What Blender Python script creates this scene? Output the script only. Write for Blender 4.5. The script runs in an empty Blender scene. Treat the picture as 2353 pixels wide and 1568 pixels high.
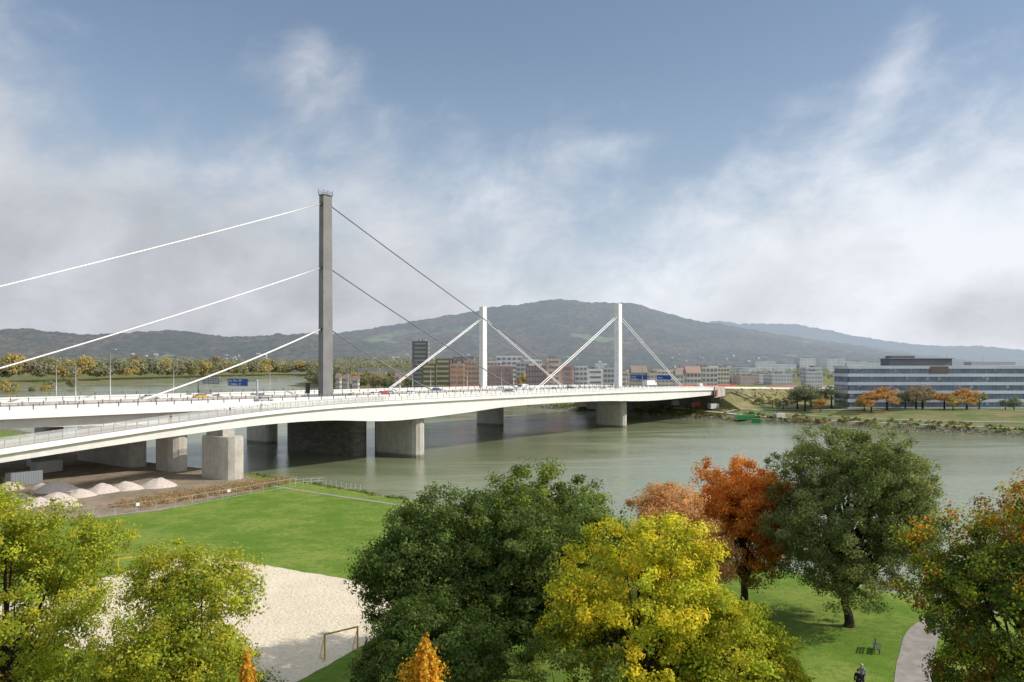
import bpy, math, random
import numpy as np
from mathutils import Vector, noise
random.seed(7); R=np.random.RandomState(11)
scene=bpy.context.scene
COL=scene.collection
scene.view_settings.view_transform='Standard'
scene.view_settings.look='None'; scene.view_settings.exposure=0

# ------------------------------------------------------------ helpers
def lin(*c): return tuple(c)+(1,)
class NT:
    def __init__(s,nt): s.nt=nt
    def n(s,t,**k):
        x=s.nt.nodes.new(t)
        for a,b in k.items(): setattr(x,a,b)
        return x
    def put(s,sock,v):
        if isinstance(v,bpy.types.NodeSocket): s.nt.links.new(v,sock)
        elif v is not None: sock.default_value=v
    def m(s,op,a,b=None,c=None,clamp=False):
        x=s.n('ShaderNodeMath',operation=op); x.use_clamp=clamp
        s.put(x.inputs[0],a)
        if b is not None: s.put(x.inputs[1],b)
        if c is not None: s.put(x.inputs[2],c)
        return x.outputs[0]
    def mix(s,f,a,b,bt='MIX'):
        x=s.n('ShaderNodeMix',data_type='RGBA',blend_type=bt)
        s.put(x.inputs[0],f); s.put(x.inputs[6],a); s.put(x.inputs[7],b)
        return x.outputs[2]
    def noise(s,vec,scale,detail=4,rough=.5,dist=0):
        x=s.n('ShaderNodeTexNoise'); s.put(x.inputs['Vector'],vec)
        x.inputs['Scale'].default_value=scale; x.inputs['Detail'].default_value=min(detail,6)
        x.inputs['Roughness'].default_value=rough; x.inputs['Distortion'].default_value=dist
        return x.outputs['Fac']
    def ss(s,v,a,b):
        x=s.n('ShaderNodeMapRange',interpolation_type='SMOOTHSTEP'); s.put(x.inputs[0],v)
        x.inputs[1].default_value=a; x.inputs[2].default_value=b
        return x.outputs[0]
def newmat(name):
    m=bpy.data.materials.new(name); m.use_nodes=True
    return m,NT(m.node_tree),m.node_tree.nodes['Principled BSDF']
def mat(name,c1,c2=None,scale=1.,rough=.8,bump=0,bscale=None,metal=0,spec=.3,detail=3,lo=.35,hi=.65):
    m,t,b=newmat(name)
    if c2 is None: c2=tuple(x*.82 for x in c1)
    g=t.n('ShaderNodeNewGeometry').outputs['Position']
    f=t.ss(t.noise(g,scale,detail,.6),lo,hi)
    t.put(b.inputs['Base Color'],t.mix(f,lin(*c1),lin(*c2)))
    b.inputs['Roughness'].default_value=rough; b.inputs['Metallic'].default_value=metal
    b.inputs['Specular IOR Level'].default_value=spec
    if bump:
        bp=t.n('ShaderNodeBump'); bp.inputs['Strength'].default_value=bump; bp.inputs['Distance'].default_value=.1
        t.put(bp.inputs['Height'],t.noise(g,bscale or scale*6,3,.6)); t.put(b.inputs['Normal'],bp.outputs[0])
    return m
def link(o,parent=None):
    COL.objects.link(o)
    if parent is not None: o.parent=parent
    return o
def meta(o,**k):
    for a,b in k.items():
        if b: o[a]=b
    return o
def mesh(name,verts,faces,mats,midx=None,smooth=False):
    me=bpy.data.meshes.new(name); me.from_pydata([tuple(v) for v in verts],[],faces)
    for m in (mats if isinstance(mats,(list,tuple)) else [mats]): me.materials.append(m)
    if midx is not None: me.polygons.foreach_set('material_index',midx)
    if smooth: me.polygons.foreach_set('use_smooth',[True]*len(me.polygons))
    me.update(); return me
def obj(name,me,parent=None,loc=(0,0,0),rz=0,**k):
    o=bpy.data.objects.new(name,me); o.location=loc; o.rotation_euler=(0,0,rz); link(o,parent)
    return meta(o,**k)
def empty(name,loc=(0,0,0),rz=0,**k):
    o=bpy.data.objects.new(name,None); o.location=loc; o.rotation_euler=(0,0,rz); o.empty_display_size=.5; link(o)
    return meta(o,**k)
def quads_np(name,V,mats,colr=None,Q=None):
    n=len(V)//4; me=bpy.data.meshes.new(name)
    me.vertices.add(len(V)); me.vertices.foreach_set('co',V.astype(np.float32).ravel())
    me.loops.add(n*4); me.loops.foreach_set('vertex_index',np.arange(n*4,dtype=np.int32))
    me.polygons.add(n); me.polygons.foreach_set('loop_start',np.arange(0,n*4,4,dtype=np.int32))
    try: me.polygons.foreach_set('loop_total',np.full(n,4,dtype=np.int32))
    except Exception: pass
    me.materials.append(mats)
    if colr is not None:
        a=me.attributes.new('Col','FLOAT_COLOR','POINT')
        c=np.ones((n*4,4),dtype=np.float32); c[:,:3]=np.repeat(colr,4,axis=0); a.data.foreach_set('color',c.ravel())
    me.update(calc_edges=True); return me
class B:
    def __init__(s): s.v=[];s.f=[];s.m=[]
    def box(s,c,d,rz=0,mi=0,taper=1.):
        cx,cy,cz=c; ax,ay,az=d[0]/2,d[1]/2,d[2]/2; i=len(s.v); ca,sa=math.cos(rz),math.sin(rz)
        for z in(-1,1):
            k=taper if z>0 else 1
            for x,y in((-1,-1),(1,-1),(1,1),(-1,1)):
                X,Y=x*ax*k,y*ay*k
                s.v.append((cx+X*ca-Y*sa,cy+X*sa+Y*ca,cz+z*az))
        for q in((0,3,2,1),(4,5,6,7),(0,1,5,4),(1,2,6,5),(2,3,7,6),(3,0,4,7)):
            s.f.append(tuple(i+k for k in q)); s.m.append(mi)
        return s
    def tube(s,pts,rad,n=8,mi=0,cap=True):
        i0=len(s.v); pts=[Vector(p) for p in pts]
        if not isinstance(rad,(list,tuple)): rad=[rad]*len(pts)
        for k,p in enumerate(pts):
            d=(pts[min(k+1,len(pts)-1)]-pts[max(k-1,0)]).normalized()
            up=Vector((0,0,1)) if abs(d.z)<.95 else Vector((1,0,0))
            a=d.cross(up).normalized(); b=d.cross(a)
            for j in range(n):
                t=2*math.pi*j/n; s.v.append(tuple(p+(a*math.cos(t)+b*math.sin(t))*rad[k]))
        for k in range(len(pts)-1):
            for j in range(n):
                a=i0+k*n+j; b=i0+k*n+(j+1)%n; s.f.append((a,b,b+n,a+n)); s.m.append(mi)
        if cap:
            s.f.append(tuple(i0+j for j in range(n))); s.m.append(mi)
            s.f.append(tuple(i0+(len(pts)-1)*n+j for j in reversed(range(n)))); s.m.append(mi)
        return s
    def poly(s,vs,mi=0):
        i=len(s.v); s.v+= [tuple(v) for v in vs]; s.f.append(tuple(range(i,i+len(vs)))); s.m.append(mi); return s
    def loft(s,secs,mi=0,cap=True):
        i=len(s.v); n=len(secs[0])
        for q in secs: s.v+=[tuple(v) for v in q]
        for k in range(len(secs)-1):
            for j in range(n):
                a=i+k*n+j;b=i+k*n+(j+1)%n; s.f.append((a,b,b+n,a+n)); s.m.append(mi)
        if cap:
            s.f.append(tuple(i+j for j in reversed(range(n)))); s.m.append(mi)
            s.f.append(tuple(i+(len(secs)-1)*n+j for j in range(n))); s.m.append(mi)
        return s
    def me(s,name,mats,smooth=False): return mesh(name,s.v,s.f,mats,s.m,smooth)

F=1830.; HZ=838.; CH=27.
def WX(px,Y): return (px-1176.5)/F*Y          # surveyed bearing -> world X at distance Y
def WZ(py,Y): return CH-(py-HZ)*Y/F

# ------------------------------------------------------------ camera
cam=bpy.data.cameras.new('Camera'); co=bpy.data.objects.new('Camera',cam); link(co)
co.location=(0,0,CH); co.rotation_euler=(math.radians(90),0,0)
cam.lens=28; cam.sensor_width=36; cam.shift_y=54/2353; cam.clip_end=60000; cam.clip_start=.5
scene.camera=co

# ------------------------------------------------------------ sun & sky
az=math.radians(96); el=math.radians(34)
sd=Vector((math.sin(az)*math.cos(el),math.cos(az)*math.cos(el),math.sin(el)))
sl=bpy.data.lights.new('Sun','SUN'); sl.energy=4.8; sl.angle=math.radians(.55); sl.color=(1,.92,.80)
so=bpy.data.objects.new('Sun',sl); link(so); so.location=(100,50,200); so.rotation_euler=sd.to_track_quat('Z','Y').to_euler()

w=bpy.data.worlds.new('World'); scene.world=w; w.use_nodes=True
try: w.cycles.sampling_method='MANUAL'; w.cycles.sample_map_resolution=256
except Exception: pass
t=NT(w.node_tree); bg=w.node_tree.nodes['Background']
sky=t.n('ShaderNodeTexSky'); sky.sky_type='NISHITA'; sky.sun_disc=False
sky.sun_elevation=el; sky.sun_rotation=az; sky.air_density=1.0; sky.dust_density=1.5; sky.ozone_density=1.2; sky.altitude=250
STR=.1
bg.inputs['Strength'].default_value=STR
g=t.n('ShaderNodeTexCoord').outputs['Generated']
sp=t.n('ShaderNodeSeparateXYZ'); t.put(sp.inputs[0],g); dx,dy,dz=sp.outputs
azn=t.m('ARCTAN2',dx,dy)
hor=t.m('SQRT',t.m('ADD',t.m('MULTIPLY',dx,dx),t.m('MULTIPLY',dy,dy)))
v=t.m('DIVIDE',dz,t.m('MAXIMUM',hor,.02))
A0,A1=-.75,.75
def ramp(pts,vmax):
    r=t.n('ShaderNodeValToRGB'); cr=r.color_ramp; cr.interpolation='EASE'
    t.put(r.inputs[0],t.m('DIVIDE',t.m('SUBTRACT',azn,A0),A1-A0,clamp=True))
    while len(cr.elements)>1: cr.elements.remove(cr.elements[-1])
    first=True
    for px,val in pts:
        a=math.atan((px-1176.5)/F); pos=min(1,max(0,(a-A0)/(A1-A0)))
        if first: e=cr.elements[0]; e.position=pos; first=False
        else: e=cr.elements.new(pos)
        q=val/vmax; e.color=(q,q,q,1)
    return t.m('MULTIPLY',r.outputs[0],vmax)
def vv(px,py): return (HZ-py)/F*math.cos(math.atan((px-1176.5)/F))
bpts=[(-300,40),(0,110),(180,180),(330,250),(500,300),(650,310),(880,345),(1000,430),(1150,480),(1350,500),(1600,480),(1720,400),(1850,340),(2050,310),(2200,290),(2353,250),(2600,120)]
bound=ramp([(p,vv(p,q)) for p,q in bpts],.6)
cb=t.n('ShaderNodeCombineXYZ'); t.put(cb.inputs[0],t.m('ADD',t.m('MULTIPLY',dx,1.),t.m('MULTIPLY',dz,-.25))); t.put(cb.inputs[1],dy); t.put(cb.inputs[2],t.m('MULTIPLY',dz,1.45))
cp=cb.outputs[0]
n1=t.noise(cp,3.6,4,.55,.3); n2=t.noise(cp,11.,6,.60,.25); n4=t.noise(cp,5.5,5,.58,.35)
extra=None
def blob(px,py,sx,sy,amp,sh=0.):
    global extra
    a=math.atan((px-1176.5)/F); e=vv(px,py)
    dv=t.m('SUBTRACT',v,e)
    A=t.m('DIVIDE',t.m('SUBTRACT',t.m('SUBTRACT',azn,a),t.m('MULTIPLY',dv,sh)),sx/F); Bq=t.m('DIVIDE',dv,sy/F)
    g_=t.m('MULTIPLY',t.m('EXPONENT',t.m('MULTIPLY',t.m('ADD',t.m('MULTIPLY',A,A),t.m('MULTIPLY',Bq,Bq)),-1.)),amp)
    extra=g_ if extra is None else t.m('ADD',extra,g_)
blob(740,200,100,170,.075,-.35); blob(1290,370,60,70,.05); blob(2050,160,70,130,.085,.5); blob(1830,250,60,90,.035,.3)
f=t.m('ADD',t.m('SUBTRACT',bound,v),t.m('MULTIPLY',t.m('SUBTRACT',n1,.5),.28))
f=t.m('ADD',f,t.m('MULTIPLY',t.m('SUBTRACT',n2,.5),.24))
f=t.m('ADD',f,extra)
cov=t.m('MULTIPLY',t.ss(f,-.085,.15),.90)
fill_cloud=t.m('MAXIMUM',t.ss(v,.62,.95),t.ss(dy,.15,-.25))  # out-of-view bright cloud overhead and behind the camera, added as fill light
cov=t.m('MAXIMUM',cov,t.m('MULTIPLY',fill_cloud,t.ss(n4,.30,.60)))
haze=t.ss(v,.46,-.02)
blue=t.mix(1.,sky.outputs[0],lin(1.06,1.12,1.16),'MULTIPLY')
blue=t.mix(t.m('MULTIPLY',haze,.62),blue,lin(*(c/STR for c in(.52,.64,.77))))
blue=t.mix(.16,blue,lin(*(c/STR for c in(.54,.62,.72))))
bri=ramp([(-200,.60),(0,.60),(250,.62),(600,.61),(900,.66),(1200,.73),(1500,.80),(1800,.85),(2050,.88),(2300,.84),(2500,.8)],1.)
shade=t.m('ADD',t.m('MULTIPLY',t.m('SUBTRACT',n2,.5),.36),t.m('MULTIPLY',t.m('SUBTRACT',n4,.5),.50))
edge=t.ss(f,.22,.02)
bb=t.m('ADD',t.m('ADD',bri,shade),t.m('MULTIPLY',edge,.08))
def dab(a,e,sx,sy,amp):
    global bb
    gl=t.m('EXPONENT',t.m('MULTIPLY',t.m('ADD',t.m('POWER',t.m('DIVIDE',t.m('SUBTRACT',azn,a),sx),2.),t.m('POWER',t.m('DIVIDE',t.m('SUBTRACT',v,e),sy),2.)),-1.))
    bb=t.m('ADD',bb,t.m('MULTIPLY',gl,amp))
dab(.58,.05,.13,.028,-.20); dab(.57,.135,.09,.035,.22); dab(-.42,.16,.22,.05,-.11); dab(-.25,.03,.2,.03,.05)
bb=t.m('MINIMUM',t.m('MAXIMUM',t.m('ADD',bb,t.m('MULTIPLY',fill_cloud,.20)),.44),.97)
cc=t.n('ShaderNodeCombineColor')
t.put(cc.inputs[0],t.m('MULTIPLY',bb,.96/STR)); t.put(cc.inputs[1],t.m('MULTIPLY',bb,.985/STR)); t.put(cc.inputs[2],t.m('MULTIPLY',bb,1.045/STR))
t.put(bg.inputs[0],t.mix(cov,blue,cc.outputs[0]))

# ------------------------------------------------------------ materials
WHITE=mat('white_painted_steel',(.74,.74,.73),(.66,.66,.65),.35,.45,0)
CONC=mat('pylon_concrete',(.21,.21,.21),(.175,.175,.175),.2,.85,.0)
LCONC=mat('light_concrete',(.42,.40,.37),(.31,.29,.26),.5,.9,.2,10)
DCONC=mat('painted_shade_concrete',(.16,.15,.13),(.10,.095,.085),.3,.9)  # darkened to paint in the shade of the recess under the bridge end
ASPH=mat('asphalt',(.25,.245,.23),(.19,.185,.175),.15,.9)
DARK=mat('dark_metal',(.03,.032,.035),(.05,.05,.05),2,.5)
DRAIL=mat('dark_grey_railing',(.12,.125,.13),(.16,.16,.165),2,.5)
GREY=mat('galvanised_steel',(.42,.43,.44),(.34,.35,.36),1,.45,metal=.2)
GLASS=mat('window_glass',(.05,.06,.07),(.10,.12,.14),.12,.12,spec=.8)
TGLASS=mat('town_window_glass',(.17,.19,.21),(.24,.26,.28),.12,.2,spec=.6)
RUBBER=mat('tyre_rubber',(.02,.02,.02),None,3,.9)
BLUE=mat('sign_blue',(.01,.07,.28),(.012,.08,.31),1,.5)
SIGNW=mat('sign_white',(.8,.8,.8),(.75,.75,.75),1,.5)
RED=mat('red_paint',(.42,.09,.065),(.34,.075,.055),.5,.6)
YEL=mat('yellow_paint',(.65,.42,.02),(.5,.32,.02),2,.5)
GREENP=mat('green_paint',(.05,.28,.08),(.04,.22,.07),1,.5)
WOOD=mat('weathered_wood',(.08,.11,.07),(.06,.08,.05),4,.8)
BARK=mat('bark',(.055,.043,.032),(.025,.02,.015),3,.95,.6,14)
BARK2=mat('pale_bark',(.16,.14,.11),(.09,.08,.06),3,.95,.4,14)
SKIN=mat('skin',(.55,.33,.24),None,4,.6)
def ribbed():
    m,t,b=newmat('ribbed_concrete'); tc=t.n('ShaderNodeTexCoord').outputs['Object']
    gpos=t.n('ShaderNodeNewGeometry').outputs['Position']
    s=t.n('ShaderNodeSeparateXYZ'); t.put(s.inputs[0],tc)
    n=t.noise(gpos,.5,5,.65); mp=t.n('ShaderNodeMapping'); mp.inputs['Scale'].default_value=(1.2,1.2,.12); t.put(mp.inputs[0],gpos)
    st=t.noise(mp.outputs[0],1.6,5,.6)
    c=t.mix(t.ss(n,.3,.7),lin(.46,.44,.39),lin(.35,.33,.30)); c=t.mix(t.m('MULTIPLY',t.ss(st,.5,.75),.4),c,lin(.17,.16,.14))
    wet=t.ss(s.outputs[2],1.4,.5); c=t.mix(t.m('MULTIPLY',wet,.75),c,lin(.07,.075,.055))
    t.put(b.inputs['Base Color'],c); b.inputs['Roughness'].default_value=.9
    return m
RIB=ribbed()
def stone():
    m,t,b=newmat('masonry'); gpos=t.n('ShaderNodeTexCoord').outputs['UV']
    br=t.n('ShaderNodeTexBrick'); t.put(br.inputs[0],gpos); br.inputs['Scale'].default_value=1.; br.inputs['Mortar Size'].default_value=.02
    br.inputs['Brick Width'].default_value=1.6; br.inputs['Row Height'].default_value=.7
    br.inputs['Color1'].default_value=lin(.22,.21,.19); br.inputs['Color2'].default_value=lin(.13,.125,.11); br.inputs['Mortar'].default_value=lin(.07,.07,.06)
    t.put(b.inputs['Base Color'],br.outputs[0]); b.inputs['Roughness'].default_value=.9; return m
STONE=stone()
def leafmat():
    m=bpy.data.materials.new('foliage'); m.use_nodes=True; t=NT(m.node_tree)
    for n in list(m.node_tree.nodes):
        if n.type=='BSDF_PRINCIPLED': m.node_tree.nodes.remove(n)
    out=m.node_tree.nodes['Material Output']
    a=t.n('ShaderNodeAttribute'); a.attribute_name='Col'
    d=t.n('ShaderNodeBsdfDiffuse'); t.put(d.inputs[0],a.outputs['Color'])
    tr=t.n('ShaderNodeBsdfTranslucent'); t.put(tr.inputs[0],t.mix(1.,a.outputs['Color'],lin(1.4,1.35,.65),'MULTIPLY'))
    mx=t.n('ShaderNodeMixShader'); mx.inputs[0].default_value=.43; t.put(mx.inputs[1],d.outputs[0]); t.put(mx.inputs[2],tr.outputs[0])
    t.put(out.inputs[0],mx.outputs[0]); return m
LEAF=leafmat()

# ------------------------------------------------------------ river & terrain
near_shore=[(260,-130),(140,0),(80,60),(42,97),(10,130),(-25,161),(-54,186),(-96,213),(-180,300),(-300,450),(-424,640),(-545,840),(-606,960)]
far_left=[(-590,1100),(-565,1300),(-528,1600),(-480,1750)]
far_shore=[(-400,1700),(-335,1300),(-275,985),(-150,760),(20,488),(68,412),(92,389),(140,345),(190,298),(300,200),(420,60),(560,-130)]
poly=np.array(near_shore+far_left+far_shore,float)
nN=len(near_shore)
def sdist(X,Y,P=poly):
    d=np.full(X.shape,1e9); ins=np.zeros(X.shape,bool); side=np.zeros(X.shape,int)
    n=len(P)
    for i in range(n):
        a=P[i]; b=P[(i+1)%n]; e=b-a; L=(e**2).sum()
        tt=np.clip(((X-a[0])*e[0]+(Y-a[1])*e[1])/L,0,1)
        dd=np.hypot(X-a[0]-tt*e[0],Y-a[1]-tt*e[1])
        near=dd<d; d=np.where(near,dd,d); side=np.where(near,0 if i<nN-1 else 1,side)
        c=((a[1]>Y)!=(b[1]>Y))&(X<(b[0]-a[0])*(Y-a[1])/(b[1]-a[1]+1e-9)+a[0]); ins^=c
    return np.where(ins,-d,d),side
def ss_(x,a,b):
    q=np.clip((x-a)/(b-a),0,1); return q*q*(3-2*q)
def terr(X,Y):
    X=np.asarray(X,float);Y=np.asarray(Y,float)
    d,side=sdist(X,Y)
    zn=np.where(d<0,-2.5*ss_(-d,0,8),3*ss_(d,0,12))
    md=np.exp(-(((X-85)/48)**2+((Y-430)/42)**2))*ss_(d,3,24)*6.0
    zf=np.where(d<0,-2.5*ss_(-d,0,8),1.8*ss_(d,0,5)+.8*ss_(d,8,20)+3.0*ss_(d,24,60)+md)
    return np.where(side==0,zn,zf)
def tz(x,y): return float(terr(np.array([x]),np.array([y]))[0])
xs=np.concatenate([[-20000,-9000,-4000,-2200],np.arange(-1400,-160,25),np.arange(-160,300,2.5),np.arange(300,1500,25),[2200,4000,9000,20000]])
ys=np.concatenate([[-3000,-800,-200,-60],np.arange(0,480,2.5),np.arange(480,2400,20),[3200,5000,9000,30000]])
XX,YY=np.meshgrid(xs,ys); ZZ=terr(XX,YY)
nx,ny=len(xs),len(ys)
gv=np.stack([XX,YY,ZZ],-1).reshape(-1,3)
gf=[(j*nx+i,j*nx+i+1,(j+1)*nx+i+1,(j+1)*nx+i) for j in range(ny-1) for i in range(nx-1)]
def groundmat():
    m,t,b=newmat('grass_ground'); p=t.n('ShaderNodeNewGeometry').outputs['Position']
    s=t.n('ShaderNodeSeparateXYZ'); t.put(s.inputs[0],p)
    nB=t.noise(p,1.3,4,.75); nC=t.noise(p,.13,5,.75)
    c=t.mix(t.ss(nC,.38,.62),lin(.10,.185,.022),lin(.19,.25,.05))
    c=t.mix(t.m('MULTIPLY',t.ss(nB,.44,.66),.62),c,lin(.07,.13,.018))
    lf=t.noise(p,6,2,.8); c=t.mix(t.m('MULTIPLY',t.ss(lf,.60,.68),t.m('MULTIPLY',t.ss(nB,.46,.62),.75)),c,lin(.30,.23,.07))
    far=t.ss(s.outputs[1],260,330)
    fc=t.mix(t.ss(t.noise(p,.05,5,.75),.40,.60),lin(.12,.165,.055),lin(.22,.195,.10)); fc=t.mix(t.m('MULTIPLY',t.ss(nC,.5,.62),.6),fc,lin(.09,.12,.045))
    c=t.mix(far,c,fc)
    bank=t.ss(s.outputs[2],2.7,.9); bc=t.mix(t.ss(nB,.35,.65),lin(.22,.20,.13),lin(.08,.09,.045))
    c=t.mix(bank,c,bc)
    t.put(b.inputs['Base Color'],c); b.inputs['Roughness'].default_value=.95; b.inputs['Specular IOR Level'].default_value=.1
    bp=t.n('ShaderNodeBump'); bp.inputs['Strength'].default_value=.6; bp.inputs['Distance'].default_value=.12
    t.put(bp.inputs['Height'],lf); t.put(b.inputs['Normal'],bp.outputs[0]); return m
obj('ground',mesh('ground',gv,gf,groundmat(),smooth=True),kind='structure')
def watermat():
    m,t,b=newmat('river_water'); p=t.n('ShaderNodeNewGeometry').outputs['Position']
    mp=t.n('ShaderNodeMapping'); mp.inputs['Rotation'].default_value=(0,0,math.radians(45)); mp.inputs['Scale'].default_value=(.35,1,1); t.put(mp.inputs[0],p)
    big=t.noise(mp.outputs[0],.03,4,.65,.8)
    t.put(b.inputs['Base Color'],t.mix(t.ss(big,.35,.65),lin(.165,.195,.105),lin(.20,.23,.14)))
    t.put(b.inputs['Roughness'],t.m('ADD',.09,t.m('MULTIPLY',t.ss(big,.4,.6),.15)))
    b.inputs['IOR'].default_value=1.42
    b1=t.n('ShaderNodeBump'); b1.inputs['Strength'].default_value=.5; b1.inputs['Distance'].default_value=.14; t.put(b1.inputs['Height'],t.noise(p,1.1,4,.65,.4))
    b2=t.n('ShaderNodeBump'); b2.inputs['Strength'].default_value=.25; b2.inputs['Distance'].default_value=.5; t.put(b2.inputs['Height'],t.noise(p,.16,3,.6,1.)); t.put(b2.inputs['Normal'],b1.outputs[0])
    t.put(b.inputs['Normal'],b2.outputs[0]); return m
obj('river',mesh('river',[(-1500,-400,0),(1500,-400,0),(1500,2300,0),(-1500,2300,0)],[(0,1,2,3)],watermat()),kind='structure')

def cat(P,k=8):
    out=[]
    for i in range(len(P)-1):
        a=P[max(i-1,0)];b=P[i];c=P[i+1];d=P[min(i+2,len(P)-1)]
        for j in range(k):
            q=j/k; out.append(.5*((2*b)+(c-a)*q+(2*a-5*b+4*c-d)*q*q+(3*b-a-3*c+d)*q**3))
    out.append(P[-1]); return out
def drape(name,pts,wd,h,m):
    P=[Vector((a,b_,0)) for a,b_ in pts]; P=cat(P,10); L=[];
    for i,p in enumerate(P):
        d=(P[min(i+1,len(P)-1)]-P[max(i-1,0)]).normalized(); n=Vector((-d.y,d.x,0))*wd/2
        for q in(p+n,p-n): L.append((q.x,q.y,max(tz(q.x,q.y),tz(p.x,p.y))+h))
    obj(name,mesh(name,L,[(2*i,2*i+1,2*i+3,2*i+2) for i in range(len(P)-1)],m),kind='structure')
def sheet(name,pts,z,m,**k):
    return obj(name,mesh(name,[(x,y,z) for x,y in pts],[tuple(range(len(pts)))],m),**k)
def wob(pts,amp,step,seed):
    r=random.Random(seed); out=[]
    n=len(pts)
    for i in range(n):
        a=Vector(pts[i]);b=Vector(pts[(i+1)%n]); L=(b-a).length; k=max(1,int(L/step)); nn=Vector((-(b-a).y,(b-a).x)).normalized()
        for j in range(k): q=a.lerp(b,j/k)+nn*r.uniform(-amp,amp); out.append((q.x,q.y))
    return out
def sandmat(name,a,b_,c_,sc=1.,bs=.9):
    m,t,b=newmat(name); p=t.n('ShaderNodeNewGeometry').outputs['Position']
    n=t.noise(p,.25,4,.6); n2=t.noise(p,2.6*sc,5,.7,.4)
    c=t.mix(t.ss(n,.35,.65),lin(*a),lin(*b_)); c=t.mix(t.m('MULTIPLY',t.ss(n2,.52,.66),.6),c,lin(*c_))
    t.put(b.inputs['Base Color'],c); b.inputs['Roughness'].default_value=.95; b.inputs['Specular IOR Level'].default_value=.1
    bp=t.n('ShaderNodeBump'); bp.inputs['Strength'].default_value=bs; bp.inputs['Distance'].default_value=.25
    t.put(bp.inputs['Height'],n2); t.put(b.inputs['Normal'],bp.outputs[0]); return m
SAND=sandmat('sand',(.76,.68,.53),(.70,.62,.48),(.48,.41,.30),1.,1.)
DIRT=sandmat('dirt',(.27,.22,.165),(.19,.16,.115),(.34,.31,.26),.4,.6)
PATH=mat('path_gravel',(.30,.28,.26),(.23,.215,.20),1.2,.95)
sheet('sand_ground',wob([(-40,101),(-6,82),(-18,57),(-53,76)],.22,1.2,3),3.012,SAND,kind='structure')
sheet('dirt_ground',wob([(-110,100),(-70,121),(-58,131),(-48,152),(-48,164),(-68,180),(-99,202),(-140,238),(-260,300),(-260,120)],.5,4,4),3.008,DIRT,kind='structure')
drape('path',[(-48,158),(-40,151.5),(-30,144),(-20,136.5),(-6,124),(10,109)],.9,.03,PATH)
drape('path',[(20,40),(25,50),(29.2,58),(33,65),(38,72.5),(46,78),(60,80)],2.6,.03,PATH)

# ------------------------------------------------------------ bridge frame
AX=Vector((.596,.803,0)).normalized(); PP=Vector((AX.y,-AX.x,0)); P0=Vector((-57.8,247,0)); AR=math.atan2(AX.y,AX.x)
def dz_(s): return float(np.interp(s,[-400,-170,-100,0,60,140,207,300,450,700],[19.5,18.2,17.8,17.1,16.8,16.1,15.2,12.8,9.,6.8]))
def S(s,p,z=0): 
    q=P0+AX*s+PP*p; return (q.x,q.y,z)
def SD(s,p,h=0): return S(s,p,dz_(s)+h)
stations=[-170,-150,-130,-110,-95,-80,-65,-50,-35,-20,-10,0,10,20,35,50,65,80,95,110,120,130,140,150,160,175,190,207,221]
def depth(s):
    return 2.6+2.9*math.exp(-(s/28.)**2)+2.1*math.exp(-((s-137)/28.)**2)+1.0*math.exp(-((s+65)/20.)**2)
def deckloft(p0,p1,sts,dep,par0,par1,mi=0):
    secs=[]
    for s in sts:
        z=dz_(s); d=dep(s); 
        pr=[(p0,z+par0),(p0,z-.75),(p0+2.0,z-1.15),(p0+2.5,z-d),(p1-2.5,z-d),(p1-2.0,z-1.15),(p1,z-.75),(p1,z+par1),(p1-.3,z+par1),(p1-.3,z),(p0+.3,z),(p0+.3,z+par0)]
        secs.append([S(s,p,zz) for p,zz in pr])
    return B().loft(secs)
def surf(p0,p1,sts,h):
    b=B()
    for a,c in zip(sts[:-1],sts[1:]): b.poly([SD(a,p0,h),SD(a,p1,h),SD(c,p1,h),SD(c,p0,h)])
    return b
def markings(lines,sts,h,dashed):
    b=B(); 
    for p,ds in lines:
        s=sts[0]
        while s<sts[-1]:
            e=s+(6 if ds else 10)
            b.poly([SD(s,p-.12,h),SD(s,p+.12,h),SD(e,p+.12,h),SD(e,p-.12,h)]); s+=18 if ds else 10
    return b
def pier(parent,c,L,th,z0,z1,m,name='pier',n=12,rot=None):
    pts=[]
    hl=L/2-th/2
    for k in range(n+1):
        a=-math.pi/2+math.pi*k/n; pts.append((hl+math.cos(a)*th/2,math.sin(a)*th/2))
    for k in range(n+1):
        a=math.pi/2+math.pi*k/n; pts.append((-hl+math.cos(a)*th/2,math.sin(a)*th/2))
    q=[]
    N=len(pts)
    for i in range(N):
        a=Vector(pts[i]);b=Vector(pts[(i+1)%N]); k=max(1,int((b-a).length/.35))
        for j in range(k): q.append(a.lerp(b,j/k))
    if m is RIB:
        q=[v_*(1.0 if i%2 else .985) if abs(v_.x)>hl else Vector((v_.x,v_.y*(1. if i%2 else .965))) for i,v_ in enumerate(q)]
    r=math.atan2(PP.y,PP.x) if rot is None else rot
    ca,sa=math.cos(r),math.sin(r)
    secs=[]
    for z,k in((z0,1.),(z1-.5,1.),(z1-.5,.97),(z1,.97)):
        secs.append([(v_.x*k*ca-v_.y*k*sa,v_.x*k*sa+v_.y*k*ca,z) for v_ in q])
    me=B().loft(secs).me(name,m)
    if m is STONE:
        uv=me.uv_layers.new(name='UVMap')
        for pl in me.polygons:
            for li in pl.loop_indices:
                co_=me.vertices[me.loops[li].vertex_index].co; uv.data[li].uv=((co_.x*ca+co_.y*sa),co_.z)
    return obj(name,me,parent,loc=(c[0],c[1],0))
def cable(parent,a,b,r,m,sag=.0,name='stay_cable'):
    a=Vector(a);b=Vector(b); pts=[]
    for k in range(13):
        q=k/12; p=a.lerp(b,q); p.z-=sag*4*q*(1-q); pts.append(p)
    return obj(name,B().tube(pts,r,10).me(name,m,True),parent)
bl=mat('cable_white',(.80,.80,.80),(.76,.76,.76),1,.5)
bl_shaded=mat('cable_white_shaded',(.18,.18,.19),(.15,.15,.16),1,.6)  # same white cables on the right side, with shade put into the colour
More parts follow.
